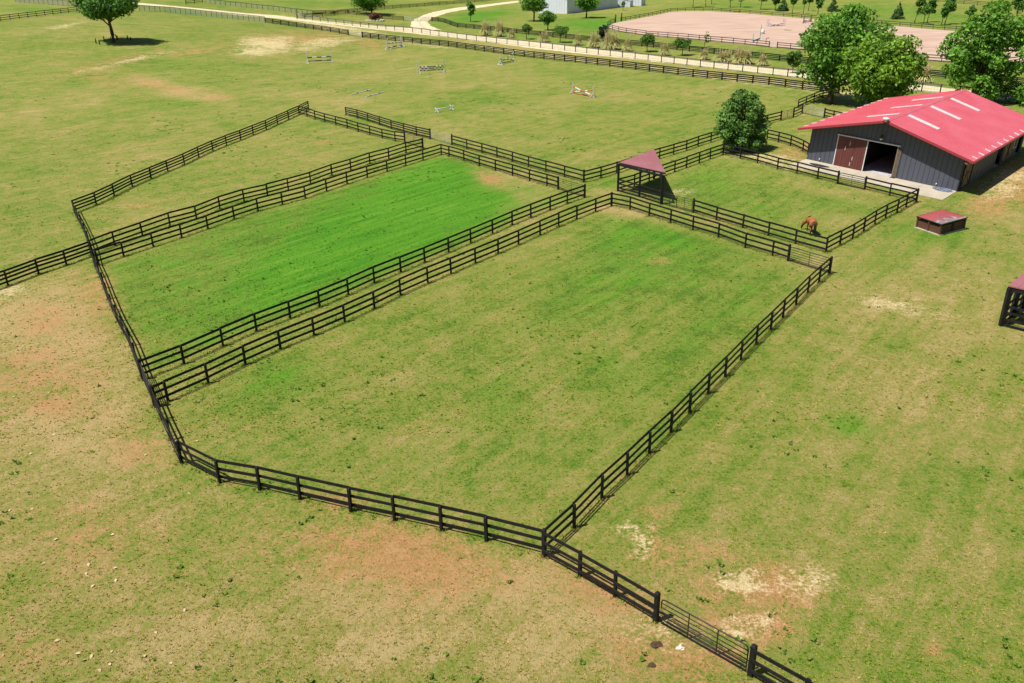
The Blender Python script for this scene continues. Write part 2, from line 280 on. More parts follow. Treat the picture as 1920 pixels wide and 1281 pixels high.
def poly_vals(x, y, out):
    f = x.ravel(); g = y.ravel()
    for ch, st, soft, P in POLYS+[(-1, a_, (p_, m_), P_) for P_, a_, p_, m_ in RINGS]:
        Q = np.roll(P, -1, 0); ins = np.zeros(f.shape, bool); d2 = np.full(f.shape, 1e9)
        for a, b in zip(P, Q):
            c = (a[1] > g) != (b[1] > g); xi = a[0]+(g-a[1])*(b[0]-a[0])/((b[1]-a[1]) or 1e-9); ins ^= c & (f < xi)
            ab = b-a; t = np.clip(((f-a[0])*ab[0]+(g-a[1])*ab[1])/max(ab@ab, 1e-9), 0, 1); d2 = np.minimum(d2, (f-a[0]-t*ab[0])**2+(g-a[1]-t*ab[1])**2)
        if ch < 0:
            d = np.sqrt(d2); wob = .35*np.sin(f*.21+1.7)+.3*np.sin(g*.17); k = np.where(ins, np.cos((d+wob)*6.283/soft[0])*np.exp(-d/soft[1])*np.minimum(1, d/1.0), 0).reshape(x.shape)
            out[DRY] = out[DRY]+st*np.maximum(k, 0); out[LUSH] = out[LUSH]+st*.5*np.maximum(-k, 0); continue
        w = np.where(ins, sstep(np.sqrt(d2)/soft+.15), 0).reshape(x.shape)
        out[ch] = out[ch]+st*w
def patch_vals(x, y):
    out = np.zeros((4,)+x.shape)
    for C, A, ch, s in PT:
        I = np.linalg.inv(A); u = I[0, 0]*(x-C[0])+I[0, 1]*(y-C[1]); v = I[1, 0]*(x-C[0])+I[1, 1]*(y-C[1])
        out[ch] = np.maximum(out[ch], s*np.exp(-(u*u+v*v)*1.1))
    poly_vals(x, y, out); return np.moveaxis(np.clip(out, 0, 1.5), 0, -1)
ny, nx = XX.shape
idx = np.arange(ny*nx).reshape(ny, nx)
gf = np.stack([idx[:-1, :-1], idx[:-1, 1:], idx[1:, 1:], idx[1:, :-1]], -1).reshape(-1, 4)
def build_grass_mat(name, tuft=False):
    m = bpy.data.materials.new(name); m.use_nodes = True; t = m.node_tree; N = t.nodes; L = t.links; b = N['Principled BSDF']
    b.inputs['Roughness'].default_value = .9; b.inputs['Specular IOR Level'].default_value = .15
    g = N.new('ShaderNodeNewGeometry'); P = g.outputs['Position']
    def noise(scale, detail=4, rough=.6, dist=0., vec=None):
        n = N.new('ShaderNodeTexNoise'); n.inputs['Scale'].default_value = scale; n.inputs['Detail'].default_value = detail; n.inputs['Roughness'].default_value = rough; n.inputs['Distortion'].default_value = dist
        L.new(vec or P, n.inputs['Vector']); return n.outputs[0]
    def math_(op, a, b_, clamp=False):
        n = N.new('ShaderNodeMath'); n.operation = op; n.use_clamp = clamp
        for i, v in enumerate((a, b_)):
            if isinstance(v, (int, float)): n.inputs[i].default_value = v
            else: L.new(v, n.inputs[i])
        return n.outputs[0]
    def smooth(v, lo, hi):
        n = N.new('ShaderNodeMapRange'); n.interpolation_type = 'SMOOTHSTEP'; n.inputs['From Min'].default_value = lo; n.inputs['From Max'].default_value = hi; L.new(v, n.inputs['Value']); return n.outputs[0]
    def ramp(v, stops):
        r = N.new('ShaderNodeValToRGB'); L.new(v, r.inputs[0]); e = r.color_ramp.elements
        while len(e) < len(stops): e.new(.5)
        for i, (p, c) in enumerate(stops): e[i].position = p; e[i].color = tuple(c)+(1,)
        return r.outputs[0]
    def mix(f, a, b_):
        n = N.new('ShaderNodeMix'); n.data_type = 'RGBA'; L.new(f, n.inputs[0]); L.new(a, n.inputs[6]); L.new(b_, n.inputs[7]); return n.outputs[2]
    big = noise(.055, 3, .55); big2 = noise(.16, 4, .65, 1.); mid = noise(.33, 4, .6, .4); sm = noise(1.7, 5, .65, .3); fine = noise(7, 5, .72); grain = noise(26, 3, .7)
    mp = N.new('ShaderNodeMapping'); mp.vector_type = 'TEXTURE'; mp.inputs['Rotation'].default_value = (0, 0, math.radians(50)); mp.inputs['Scale'].default_value = (9., .75, 1); L.new(P, mp.inputs[0]); streak = noise(1., 4, .6, .6, mp.outputs[0])
    a = N.new('ShaderNodeAttribute'); a.attribute_name = 'patch'; s = N.new('ShaderNodeSeparateColor'); L.new(a.outputs['Color'], s.inputs[0])
    lush, dry, soil, pale = s.outputs[0], s.outputs[1], s.outputs[2], a.outputs['Alpha']
    # amount of dead grass against green
    n4 = noise(3.6, 4, .7, .2); mid2 = noise(.62, 5, .78, .5)
    v = .5
    for nn, w in ((big, .62), (big2, .58), (mid, .70), (mid2, .85), (sm, .75), (n4, .85), (fine, 1.55), (grain, 1.25), (streak, .72)): v = math_('ADD', v, math_('MULTIPLY', math_('SUBTRACT', nn, .5), w))
    v = math_('ADD', v, math_('MULTIPLY', dry, .30)); v = math_('SUBTRACT', v, math_('MULTIPLY', lush, .27)); v = math_('ADD', v, .01)
    base = ramp(v, [(.0, (.055, .125, .010)), (.25, (.104, .178, .018)), (.44, (.168, .213, .032)), (.60, (.222, .220, .050)), (.80, (.285, .232, .076)), (1., (.385, .300, .130))])
    lv = math_('ADD', .5, math_('ADD', math_('MULTIPLY', math_('SUBTRACT', fine, .5), 1.3), math_('ADD', math_('MULTIPLY', math_('SUBTRACT', streak, .5), 1.2), math_('MULTIPLY', math_('SUBTRACT', n4, .5), .9))))
    lushc = ramp(lv, [(.08, (.028, .110, .006)), (.40, (.056, .205, .008)), (.66, (.100, .245, .015)), (1., (.21, .28, .05))])
    lm = smooth(math_('ADD', lush, math_('MULTIPLY', math_('SUBTRACT', math_('ADD', math_('ADD', math_('ADD', mid2, mid), fine), n4), 2.0), 1.5)),   .30, 1.20)
    c = mix(lm, base, lushc)
    soilc = ramp(math_('ADD', .5, math_('ADD', math_('MULTIPLY', math_('SUBTRACT', sm, .5), .7), math_('MULTIPLY', math_('SUBTRACT', fine, .5), .9))), [(.15, (.235, .115, .040)), (.5, (.395, .205, .085)), (.8, (.48, .30, .145))])
    edge = .0
    for nn, w in ((mid, 1.0), (big2, 1.0), (mid2, 1.2), (sm, 1.1), (n4, 1.5), (fine, 2.6)): edge = math_('ADD', edge, math_('MULTIPLY', math_('SUBTRACT', nn, .5), w))
    es = math_('MULTIPLY', edge, math_('MULTIPLY', soil, 2.2, True)); smk = math_('MULTIPLY', smooth(math_('ADD', soil, es), .14, .95), .84); c = mix(smk, c, soilc)
    palec = ramp(math_('ADD', .5, math_('ADD', math_('MULTIPLY', math_('SUBTRACT', sm, .5), .8), math_('MULTIPLY', math_('SUBTRACT', fine, .5), .8))), [(.15, (.40, .26, .105)), (.42, (.52, .40, .19)), (.72, (.66, .57, .35))])
    ep = math_('MULTIPLY', math_('MULTIPLY', edge, 1.35), math_('MULTIPLY', pale, 2.2, True)); pmk = math_('MULTIPLY', smooth(math_('ADD', pale, ep), .18, .95), .90); c = mix(pmk, c, palec)
    # small dark weeds and dead flecks
    vo = N.new('ShaderNodeTexVoronoi'); vo.inputs['Scale'].default_value = 1.1; L.new(P, vo.inputs['Vector'])
    wm = math_('MULTIPLY', math_('SUBTRACT', 1.0, smooth(math_('ADD', vo.outputs['Distance'], math_('MULTIPLY', math_('SUBTRACT', fine, .5), .5)), .05, .22)), smooth(mid, .48, .60)); wm = math_('MULTIPLY', wm, .38)
    wc = N.new('ShaderNodeRGB'); wc.outputs[0].default_value = (.05, .12, .014, 1); c = mix(wm, c, wc.outputs[0])
    L.new(c, b.inputs['Base Color'])
    if not tuft:
        h = math_('ADD', math_('MULTIPLY', fine, .8), math_('ADD', math_('MULTIPLY', grain, .35), math_('MULTIPLY', sm, .7)))
        bp = N.new('ShaderNodeBump'); bp.inputs['Strength'].default_value = .9; bp.inputs['Distance'].default_value = .16; L.new(h, bp.inputs['Height']); L.new(bp.outputs[0], b.inputs['Normal'])
    else:
        at = N.new('ShaderNodeAttribute'); at.attribute_name = 'tone'; k = N.new('ShaderNodeHueSaturation'); L.new(c, k.inputs['Color']); k.inputs['Saturation'].default_value = 1.08
        L.new(math_('ADD', math_('MULTIPLY', at.outputs['Fac'], .55), .80), k.inputs['Value']); L.new(k.outputs[0], b.inputs['Base Color'])
    return m
MT['grass'] = build_grass_mat('pasture_grass'); MT['tuft'] = build_grass_mat('grass_blades', True)
gm = mesh_np('pasture_ground', np.stack([XX, YY, ZZ], -1).reshape(-1, 3), gf, [MT['grass']], True)
def set_patch(me, xy):
    ca = me.color_attributes.new('patch', 'FLOAT_COLOR', 'POINT'); ca.data.foreach_set('color', patch_vals(xy[:, 0], xy[:, 1]).astype(np.float32).ravel())
def set_tone(me, tone):
    a = me.attributes.new('tone', 'FLOAT', 'POINT'); a.data.foreach_set('value', np.asarray(tone, np.float32))
set_patch(gm, np.stack([XX.ravel(), YY.ravel()], -1))
tag(link('pasture_ground', gm), kind='structure')
def gravel_mat():
    m = mat('cream_gravel', (.53, .45, .27), .95, var=.13, scale=.6, bump=.4, bscale=9, coords='World', col2=(.66, .58, .39)); t = m.node_tree; N = t.nodes; L = t.links; b = N['Principled BSDF']
    src = b.inputs['Base Color'].links[0].from_socket; at = N.new('ShaderNodeAttribute'); at.attribute_name = 'tone'; nz = N.new('ShaderNodeTexNoise'); nz.inputs['Scale'].default_value = .8; nz.inputs['Detail'].default_value = 5
    g = N.new('ShaderNodeNewGeometry'); L.new(g.outputs['Position'], nz.inputs['Vector']); ad = N.new('ShaderNodeMath'); ad.operation = 'MULTIPLY_ADD'; L.new(nz.outputs[0], ad.inputs[0]); ad.inputs[1].default_value = .5; L.new(at.outputs['Fac'], ad.inputs[2])
    r = N.new('ShaderNodeValToRGB'); e = r.color_ramp.elements; e[0].position = .22; e[0].color = (.75, .75, .75, 1); e[1].position = .45; e[1].color = (0, 0, 0, 1); q = e.new(1.0); q.color = (.1, .1, .1, 1); q = e.new(.93); q.color = (0, 0, 0, 1)
    L.new(ad.outputs[0], r.inputs[0]); mx = N.new('ShaderNodeMix'); mx.data_type = 'RGBA'; L.new(r.outputs[0], mx.inputs[0]); L.new(src, mx.inputs[6]); mx.inputs[7].default_value = (.40, .33, .18, 1); L.new(mx.outputs[2], b.inputs['Base Color']); return m
# ------------------------------------------------------------------ gravel road, drive, arena sand, apron
MT['gravel'] = gravel_mat()
MT['sand'] = mat('pink_arena_sand', (.37, .245, .185), .95, var=.14, scale=.22, stretch=(.35, 2.2, 1), bump=.4, bscale=2.5, coords='World', col2=(.54, .385, .30))
def resample(P, n):
    P = np.asarray(P); d = np.r_[0, np.cumsum(np.linalg.norm(np.diff(P, axis=0), axis=1))]; t = np.linspace(0, d[-1], n)
    return np.stack([np.interp(t, d, P[:, i]) for i in range(P.shape[1])], -1)
def strip(name, near, far, n, m, mtl, lift, wob=.25):
    A = resample([G(*p)[:2] for p in near], n); B = resample([G(*p)[:2] for p in far], n)
    k = RNG.normal(0, wob, (n, 2)); k = (k+np.roll(k, 1, 0)+np.roll(k, -1, 0))/2
    dirn = (B-A)/np.maximum(np.linalg.norm(B-A, axis=1, keepdims=True), .1); A = A+dirn*k[:, :1]; B = B+dirn*k[:, 1:]
    rows = [A+(B-A)*j/m for j in range(m+1)]; V = np.stack(rows, 1); z = terrain(V[..., 0], V[..., 1])+lift
    z[:, 0] -= lift*.9; z[:, -1] -= lift*.9
    vs = np.concatenate([V, z[..., None]], -1).reshape(-1, 3); ix = np.arange(n*(m+1)).reshape(n, m+1)
    fs = np.stack([ix[:-1, :-1], ix[1:, :-1], ix[1:, 1:], ix[:-1, 1:]], -1).reshape(-1, 4)
    me = mesh_np(name, vs, fs, [mtl], True); set_tone(me, np.tile(np.abs(np.linspace(-1, 1, m+1)), n)); return tag(link(name, me), kind='structure')
strip('gravel_road', [(150, 3), (258, 9), (320, 13.5), (390, 21.5), (457, 29.5), (523, 35), (580, 41), (640, 48), (720, 57), (780, 63.5), (840, 70), (920, 80), (1000, 91), (1120, 104), (1220, 115), (1320, 126), (1440, 139), (1600, 156), (1740, 173), (1860, 186), (2100, 214)],
      [(150, 0), (258, 5), (320, 11), (390, 17.5), (457, 24.5), (523, 29.5), (580, 36.5), (640, 43), (720, 50), (780, 53), (840, 60), (920, 69), (1000, 78.5), (1120, 93), (1220, 104), (1320, 116), (1440, 128), (1600, 145), (1740, 161), (1860, 174), (2100, 200)], 420, 8, MT['gravel'], .07)
strip('driveway', [(778, 56), (769, 50), (771, 42), (777, 36), (800, 26), (830, 19), (860, 14), (890, 11), (920, 7.5), (947, 4), (977, 1), (1030, -4)],
      [(830, 57), (818, 53), (806, 48), (801, 40), (813, 33), (838, 24.5), (860, 20), (890, 16), (920, 11.5), (950, 7.5), (977, 4), (1030, -1)], 160, 8, MT['gravel'], .09)
ARENA_NEAR = [(1144, 55.5), (1160, 59.4), (1192, 64.4), (1233, 69), (1290, 73.7), (1332, 78), (1396, 83.8), (1457, 89.5), (1540, 97), (1640, 106), (1737, 114), (1850, 122), (1888, 121), (1915, 117), (1950, 107)]
ARENA_FAR = [(1141, 49), (1152, 43.5), (1182, 38), (1231, 28.5), (1257, 23), (1285, 21.5), (1335, 21.5), (1403, 26), (1469, 31.5), (1520, 36), (1600, 43), (1687, 50), (1749, 55.5), (1792, 58.5), (1860, 66), (1920, 75), (1955, 90)]
pts = np.array([G(*p)[:2] for p in ARENA_NEAR+ARENA_FAR[::-1]]); pts = resample(np.vstack([pts, pts[:1]]), 181)[:-1]; cen = pts.mean(0)
fr = np.linspace(1, 0.02, 14); V = np.concatenate([cen+(pts-cen)*f for f in fr]); n = len(pts)
vs = np.c_[V, terrain(V[:, 0], V[:, 1])+.06]; ix = np.arange(len(V)).reshape(len(fr), n)
fs = np.stack([ix[:-1], np.roll(ix[:-1], -1, 1), np.roll(ix[1:], -1, 1), ix[1:]], -1).reshape(-1, 4)
tag(link('arena_sand', mesh_np('arena_sand', vs, fs, [MT['sand']], True)), kind='structure')
# ------------------------------------------------------------------ fences
def unit_post():
    mb = MB(); r = .5; c = .12; lv = [(0, 1), (.965, 1), (1, .62)]; ring = []
    for z, k in lv:
        ring += [((r-c)*k, r*k, z), (r*k, (r-c)*k, z), (r*k, -(r-c)*k, z), ((r-c)*k, -r*k, z), (-(r-c)*k, -r*k, z), (-r*k, -(r-c)*k, z), (-r*k, (r-c)*k, z), (-(r-c)*k, r*k, z)]
    fs = [(i+8*l, (i+1) % 8+8*l, (i+1) % 8+8*l+8, i+8*l+8) for l in range(2) for i in range(8)]+[tuple(range(16, 24))]
    mb.add(ring, fs); o = mb.build('post', MT['fence']); me = o.data; bpy.data.objects.remove(o); return me
def unit_rail():
    mb = MB(); mb.box(0, 1, -.5, .5, -.5, .5); o = mb.build('rail', MT['fence']); me = o.data; bpy.data.objects.remove(o)
    bm = bmesh.new(); bm.from_mesh(me); bmesh.ops.bevel(bm, geom=[e for e in bm.edges if abs(e.verts[0].co.x-e.verts[1].co.x) > .5], offset=.12, segments=1, affect='EDGES'); bm.to_mesh(me); bm.free(); return me
POST0, RAIL0 = unit_post(), unit_rail(); MESHV = {}
def mesh_for(base, m):
    k = (base.name, m.name)
    if k not in MESHV:
        if base.materials[0] == m: MESHV[k] = base
        else:
            c = base.copy(); c.materials.clear(); c.materials.append(m); MESHV[k] = c
    return MESHV[k]
FLINES = []
def place(name, me, root, org, ex, ey, ez):
    o = bpy.data.objects.new(name, me); COL.objects.link(o); o.parent = root
    m = Matrix.Identity(4)
    for i in range(3): m[i][0] = ex[i]; m[i][1] = ey[i]; m[i][2] = ez[i]; m[i][3] = org[i]
    o.matrix_basis = m; return o
def world_pts(spec):
    out = []
    for i, s in enumerate(spec):
        P = G(s[0], s[1]); out.append(P)
        if len(s) > 2 and i+1 < len(spec):
            Q = G(spec[i+1][0], spec[i+1][1])
            for k in range(1, s[2]):
                R = P+(Q-P)*k/s[2]; R[2] = terrain(R[0], R[1]); out.append(R)
    return out
Z_ = np.array([0, 0, 1.])
def fence(spec, label, H=1.32, nr=3, pw=.13, m='fence', rails=None, bh=.165, side=1, thick=(), pts=None, group=None, cat='fence', gaps=(), toponly=False, wire=False, rm=None, name='board_fence', ph=1.0):
    P = pts if pts is not None else world_pts(spec); P = [np.asarray(p, float) for p in P]
    root = empty(name, P[0], 0, label, cat, group); O = P[0]
    FLINES.append(np.array(P))
    pm = mesh_for(POST0, MT[m]); rmsh = mesh_for(RAIL0, MT[rm or m])
    if rails is None: rails = {2: (.90, .45), 3: (.95, .60, .25), 4: (.955, .72, .48, .235)}[nr]
    n = len(P)
    for i, p in enumerate(P):
        d = P[min(i+1, n-1)]-P[max(i-1, 0)]; d[2] = 0; d /= np.linalg.norm(d); s = np.array([-d[1], d[0], 0])
        w = pw*(1.35 if i in thick or (i-n) in thick else random.uniform(.92, 1.08)); h = H*ph*(1.10 if i in thick or (i-n) in thick else random.uniform(.985, 1.03))+.25
        ln = np.array([random.gauss(0, .012), random.gauss(0, .012), 1.])
        place('post', pm, root, p-O-Z_*.25, d*w, s*w, ln*h)
    for i in range(n-1):
        if i in gaps: continue
        a, b = P[i], P[i+1]; d = b-a; L = np.linalg.norm(d); dn = d/L; s = np.array([-dn[1], dn[0], 0]); s /= np.linalg.norm(s); u = np.cross(dn, s)
        for k, f in enumerate(rails):
            za, zb = [H*f+random.gauss(0, .016)]*2; zb += random.gauss(0, .018)
            A = a+Z_*za+s*side*(pw*.5+.018); Bq = b+Z_*zb+s*side*(pw*.5+.018); e = Bq-A
            place('rail', rmsh, root, A-O-dn*.02, e*(1+.04/L), s*.036, u*bh*random.uniform(.95, 1.04))
        if wire:
            pass
    if wire:
        mb = MB()
        for i in range(n-1):
            a, b = P[i]-O, P[i+1]-O
            for z in np.linspace(.05, H*.9, 9): mb.bar(a+Z_*z, b+Z_*z, wire, wire)
            L = np.linalg.norm(b-a); k = max(2, int(L/.45))
            for j in range(k): q = a+(b-a)*j/k; mb.bar(q+Z_*.05, q+Z_*H*.9, wire, wire)
        w_ = mb.build('wire_mesh', MT['wire'], root); w_['kind'] = 'stuff'
    return root
def fence_px(xs): return [tuple(p) for p in xs]
# near paddocks ---------------------------------------------------
D_ = [(1020.3, 1042.6), (1076.5, 989.9), (1128.3, 935), (1175.8, 891), (1217.3, 849.7), (1257.8, 811), (1292.7, 774.3), (1327.7, 738.4), (1359.4, 706.4), (1388.9, 675.1), (1417.8, 645), (1444.9, 618.8), (1467.9, 595.6), (1492.4, 572), (1514.2, 550), (1535.4, 530), (1554.8, 513.2)]
C_ = [(291, 763), (315.5, 752.3), (390.8, 718.9), (460.3, 684), (526.1, 654.5), (588.8, 629), (646.9, 604), (702.3, 578.5), (751.1, 554), (802.3, 531), (845.9, 513), (891.4, 493.4), (934, 475.6), (972.4, 458.7), (1012.7, 440.5), (1047.6, 425.1), (1081.6, 410.8), (1116.8, 397), (1146.5, 386.5)]
B_ = [(268.5, 712), (345.3, 682), (418.2, 649), (481.3, 621.5), (544.3, 597), (599.6, 575.5), (653.4, 553), (702.3, 530.5), (751.6, 510.5), (796.6, 492), (841.4, 473.3), (882.7, 455.8), (923.7, 438), (960.3, 421.8), (995.3, 408), (1031.5, 394), (1063.6, 381.6), (1096.2, 370.5)]
fence(D_, 'black three-board fence along the right side of the big front paddock', thick=(0, -1), side=1)
fence(C_, 'long black three-board fence closing the back-left side of the front paddock', thick=(0, -1), side=1)
fence(B_, 'black three-board fence along the front edge of the bright green paddock', thick=(0, -1), side=1)
fence([(1146.5, 386.5), (1181, 393.5), (1217, 406), (1257, 418.5), (1299, 432), (1346.7, 446), (1397, 465), (1448, 480), (1477.5, 489.5)], 'black three-board fence facing the horse paddock across the narrow lane', thick=(-1,), side=1, pts=None)
fence([(827.5, 290), (842, 294), (870, 302), (899, 311.5), (929, 320.5), (961, 330), (993, 340), (1025.6, 349), (1046.5, 355.5)], 'black three-board fence along the back end of the bright green paddock', thick=(-1,), side=1)
fence([(184, 497), (232.5, 481), (287.5, 462.8), (341, 446), (390, 429), (439.5, 411), (484, 396), (529.7, 384), (572.6, 372.5), (612.5, 358.4), (651, 345), (689, 333), (726, 321.5), (761, 310.5), (793.4, 300.6), (827.5, 290)], 'black three-board fence on the far-left side of the bright green paddock', side=1)
fence([(172, 478), (215.5, 460.5), (267.5, 442.5), (319.2, 424), (368.6, 410.5), (412.5, 392.5), (458, 378), (502, 367.5), (541, 356.6), (582.5, 344.3), (622.5, 329.5), (658, 319), (693.5, 307), (729, 297.5), (761.5, 286.8), (793, 279)], 'black three-board fence along the near side of the top-left paddock', thick=(-1,), side=1)
fence([(140.5, 399.5), (180.7, 384), (214.6, 367.5), (248.4, 350), (283.6, 335), (314.8, 321.5), (346, 308.4), (373, 295), (399.5, 283), (425, 272.5), (451.6, 262.5), (475, 253), (499.7, 243), (520.6, 233), (541.4, 223.5), (561, 214.7), (579, 205)], 'black four-board fence rising along the far side of the top-left paddock', nr=4, side=1)
fence([(561, 214.7), (576, 219), (591, 223.8), (609.4, 229.4), (630, 235), (651.6, 241), (672, 247.5), (693.8, 253.5), (717, 260), (741, 265), (759.4, 268)], 'black three-board fence at the back right of the top-left paddock', thick=(-1,), side=1)
fence([(649, 216.5), (670.3, 221.5), (690, 227.5), (712, 235), (734, 242), (757.5, 248.5), (781, 255), (807, 261)], 'short free-standing black fence leading to the grey gate in the big field', nr=4, thick=(-1,), side=-1)
fence([(847.5, 272), (875.6, 280), (903.8, 287.5), (932, 295.5), (961, 304), (991, 313.3), (1023.4, 322.3), (1058.4, 332), (1094.4, 342)], 'black three-board lane fence from grey gate to corner by the red-roofed shelter', thick=(0, -1), side=-1)
fence([(1094.4, 342), (1126.5, 333.5), (1156, 324.5), (1183, 315.5), (1209, 306.5), (1236.4, 297), (1262.8, 289.3), (1286.9, 282), (1308.6, 274), (1332.7, 266.5), (1358, 258), (1384, 250), (1411, 239), (1438, 232.5), (1463.7, 226)], 'black three-board fence between the field of jumps and the lane behind the shelter', thick=(-1,), side=-1)
fence([(1487.5, 220), (1503.8, 212.5)], 'very short black fence between two gates left of the barn', side=1, thick=(0, 1))
fence([(1496, 203), (1511, 196.5), (1526, 190.5), (1542, 184), (1572, 177)], 'black fence in the shade of the big oak by the barn', side=1)
fence([(1545, 221), (1562, 225.5), (1580, 230)], 'short black fence running in behind the barn eave', thick=(0,), side=1)
fence([(1158.5, 358.7), (1189.5, 350), (1217, 340), (1241, 331), (1265, 322.5), (1286.9, 315), (1311, 306), (1331.5, 298.5), (1355.6, 290.5)], 'black three-board fence from the shelter back to the round pear tree', side=1)
fence([(1355.6, 290.5), (1388, 298), (1420, 306.5), (1457.6, 317.5), (1493.8, 325.8), (1532.5, 336), (1570, 345)], 'black three-board fence between the horse paddock and the barn apron', thick=(-1,), side=1)
fence([(1621, 356), (1667.5, 367.5), (1717.5, 379.5)], 'two-bay black fence in front of the barn, right of the small gate', thick=(0, -1), side=1)
fence([(1717.5, 379.5), (1698.5, 388.8), (1681.5, 399), (1660, 409.5), (1640, 421), (1619, 434.5), (1598.7, 447), (1574.7, 459.5), (1548.3, 473.5)], 'black three-board fence closing the right end of the horse paddock', thick=(), side=-1)
fence([(1548.3, 473.5), (1491, 457.5), (1440.6, 442.6), (1392.5, 427.7), (1343, 412.8), (1299.7, 399)], 'black three-board fence just below the grazing horse', thick=(-1,), side=1)
fence([(1438, 262), (1459, 267), (1482, 274), (1505, 284), (1514, 290)], 'black three-board fence between the pear tree and the barn corner', side=1)
fence([(140.5, 399.5), (147, 413), (155, 428.5), (161.5, 443.5), (167.5, 459), (174, 479), (179, 500), (188, 520), (195.6, 540.6), (203, 561), (211.5, 582), (221, 603), (232.5, 625), (245, 648.5), (256, 677), (268.5, 712)], 'black fence seen end-on along the left ends of the paddocks', thick=(6, -1), side=-1)
fence([(294, 764), (303.4, 787), (320.7, 825), (340.5, 869)], 'short black fence between the left gate and the front-left corner post', thick=(0,), side=-1)
fence([(340.5, 869), (412, 906), (487.5, 919.5), (563, 937), (658, 959), (740, 976), (828, 995.5), (912, 1014.5), (1020.3, 1042.6)], 'black three-board fence curving along the front of the front paddock', side=1, pw=.14)
fence([(1020.3, 1042.6), (1087.4, 1080), (1153.5, 1119), (1229.5, 1165)], 'black three-board fence from the front corner post down to the tube gate', thick=(-1,), side=-1, pw=.14)
fence([(1407, 1266.7), (1508, 1325), (1610, 1385)], 'black fence leaving the bottom edge beyond the tube gate', thick=(0,), side=-1, pw=.15)
fence([(172, 480), (125, 497), (73, 514), (15.5, 536), (-42, 557), (-100, 578)], 'black four-board fence running off the left edge of the picture', nr=4, side=-1)
# fences along and beyond the road --------------------------------
fence([(497.5, 42.5, 8), (620, 60, 2), (653.3, 65.8)], 'black four-board road fence left of the pale field gate', nr=4, H=1.4, thick=(-1,), side=-1, m='fence', bh=.215, pw=.23)
fence([(679.7, 70.5, 10), (841, 87.5, 8), (983, 107, 7), (1120, 122, 7), (1299, 144.5, 5), (1441, 159.7, 2), (1504, 168, 2), (1572, 177)], 'long black four-board fence between the field of jumps and the gravel road', nr=4, H=1.45, thick=(0,), side=-1, bh=.215, pw=.23)
fence([(558, 35, 15), (791, 63, 14), (1058.7, 95.5, 8), (1240, 117, 8), (1449, 140.8, 9), (1727.5, 171.5, 2), (1798, 178.5, 4), (1980, 199)], 'thin grey post-and-wire fence with a single top board along the gravel road', nr=1, rails=(.95,), H=1.45, bh=.26, pw=.16, m='fence_far', rm='fence_grey', side=1, wire=.014, name='wire_fence')
fence([(262, 20.5, 6), (320, 24, 18), (497.5, 42.5)], 'grey mesh fence with thin posts left of the black road fence', nr=1, rails=(.97,), H=1.75, pw=.11, m='fence_far', rm='fence_grey', side=1, wire=.045, name='wire_fence')
fence([(30, 4.5, 8), (100, 9.5, 6), (158, 14)], 'grey mesh fence on the far left behind the lone tree', nr=1, rails=(.97,), H=1.7, pw=.11, m='fence_far', rm='fence_grey', side=1, wire=.05, name='wire_fence')
fence([(-20, 43.5, 1), (2, 40.3, 8), (129, 24.4, 3), (174, 19)], 'dark three-board fence at the upper left edge behind the lone tree', H=1.5, side=-1)
fence([(385, 6, 4), (423, 10, 4), (462.5, 14.3, 5), (513, 19.7, 4), (557.5, 25, 3), (586, 28)], 'dark post-and-wire fence across the far lawn at top left', nr=1, rails=(.95,), H=1.5, m='fence_far', side=1, wire=.03, name='wire_fence')
fence([(349, 8, 2), (380, 5)], 'short dark board fence at the very top left of the lawn', nr=3, H=1.6, pw=.2, side=1)
fence([(587.5, 28, 2), (633.7, 26.5, 6), (736.7, 17, 6), (824, 10, 5), (890, 5, 3), (930, 1)], 'black four-board fence behind the top tree, climbing to the drive', nr=4, H=1.45, side=1)
fence([(567.5, 34, 2), (605, 32, 2), (648, 27, 2), (690, 31, 2), (717, 36.5, 2), (757, 39)], 'black four-board fence beside the purple shrub under the top tree', nr=4, H=1.4, side=1)
fence([(810, 40), (822, 40.5), (835, 43), (845, 47), (858.5, 51.7), (874, 53.2), (889, 54.5, 5), (969, 63, 4), (1061, 73, 4), (1161, 84, 3), (1225, 89.6, 4), (1316, 99.3, 6), (1461, 114.6, 5), (1600, 129.5, 6), (1772, 147.5, 5), (1940, 163)], 'black four-board lawn fence behind the row of pampas clumps', nr=4, H=1.35, side=-1, thick=(0,), bh=.215, pw=.23)
AW = 1.35
fence([(1152.7, 43.2), (1144, 45), (1139.5, 48.5), (1138.5, 53), (1148, 56.3), (1160, 59.4), (1174, 62, 1), (1192, 64.4), (1211, 67), (1233.5, 69, 3), (1290, 73.7, 2), (1332, 78, 3), (1396.5, 83.8, 2), (1442, 89)], 'dark rail fence round the near-left side of the sand arena', H=AW, m='fence_far', side=1, rails=(.93, .55, .17), thick=(0, -1), name='arena_fence')
fence([(1457, 90, 3), (1533, 97, 4), (1640, 106.5, 3), (1737.5, 114.5, 4), (1850, 122.5, 1), (1888, 121.5), (1911, 118), (1938, 109)], 'dark rail fence on the near-right side of the sand arena behind the oaks', H=AW, m='fence_far', side=1, rails=(.93, .55, .17), thick=(0,), name='arena_fence')
fence([(1164, 40.3, 2), (1182, 37.5, 6), (1231.6, 28, 4), (1257.5, 22.5, 1), (1270, 21.6, 1), (1285, 21, 3), (1335.6, 20.8, 3), (1386, 24.6, 4), (1469, 31, 3), (1520, 35.6, 4), (1605, 43, 4), (1687, 49.3, 3), (1749, 55, 2), (1792, 58, 4), (1900, 71.5, 3), (1965, 88)], 'dark rail fence along the far side of the sand arena', H=1.25, m='fence_far', side=-1, rails=(.93, .5), thick=(0,), name='arena_fence')
fence([(1700, -3, 2), (1759, 4, 3), (1832, 10.5, 3), (1917, 19.5, 2), (1980, 26)], 'dark board fence at the top right corner beyond the row of young trees', H=1.6, side=1, m='fence_far')
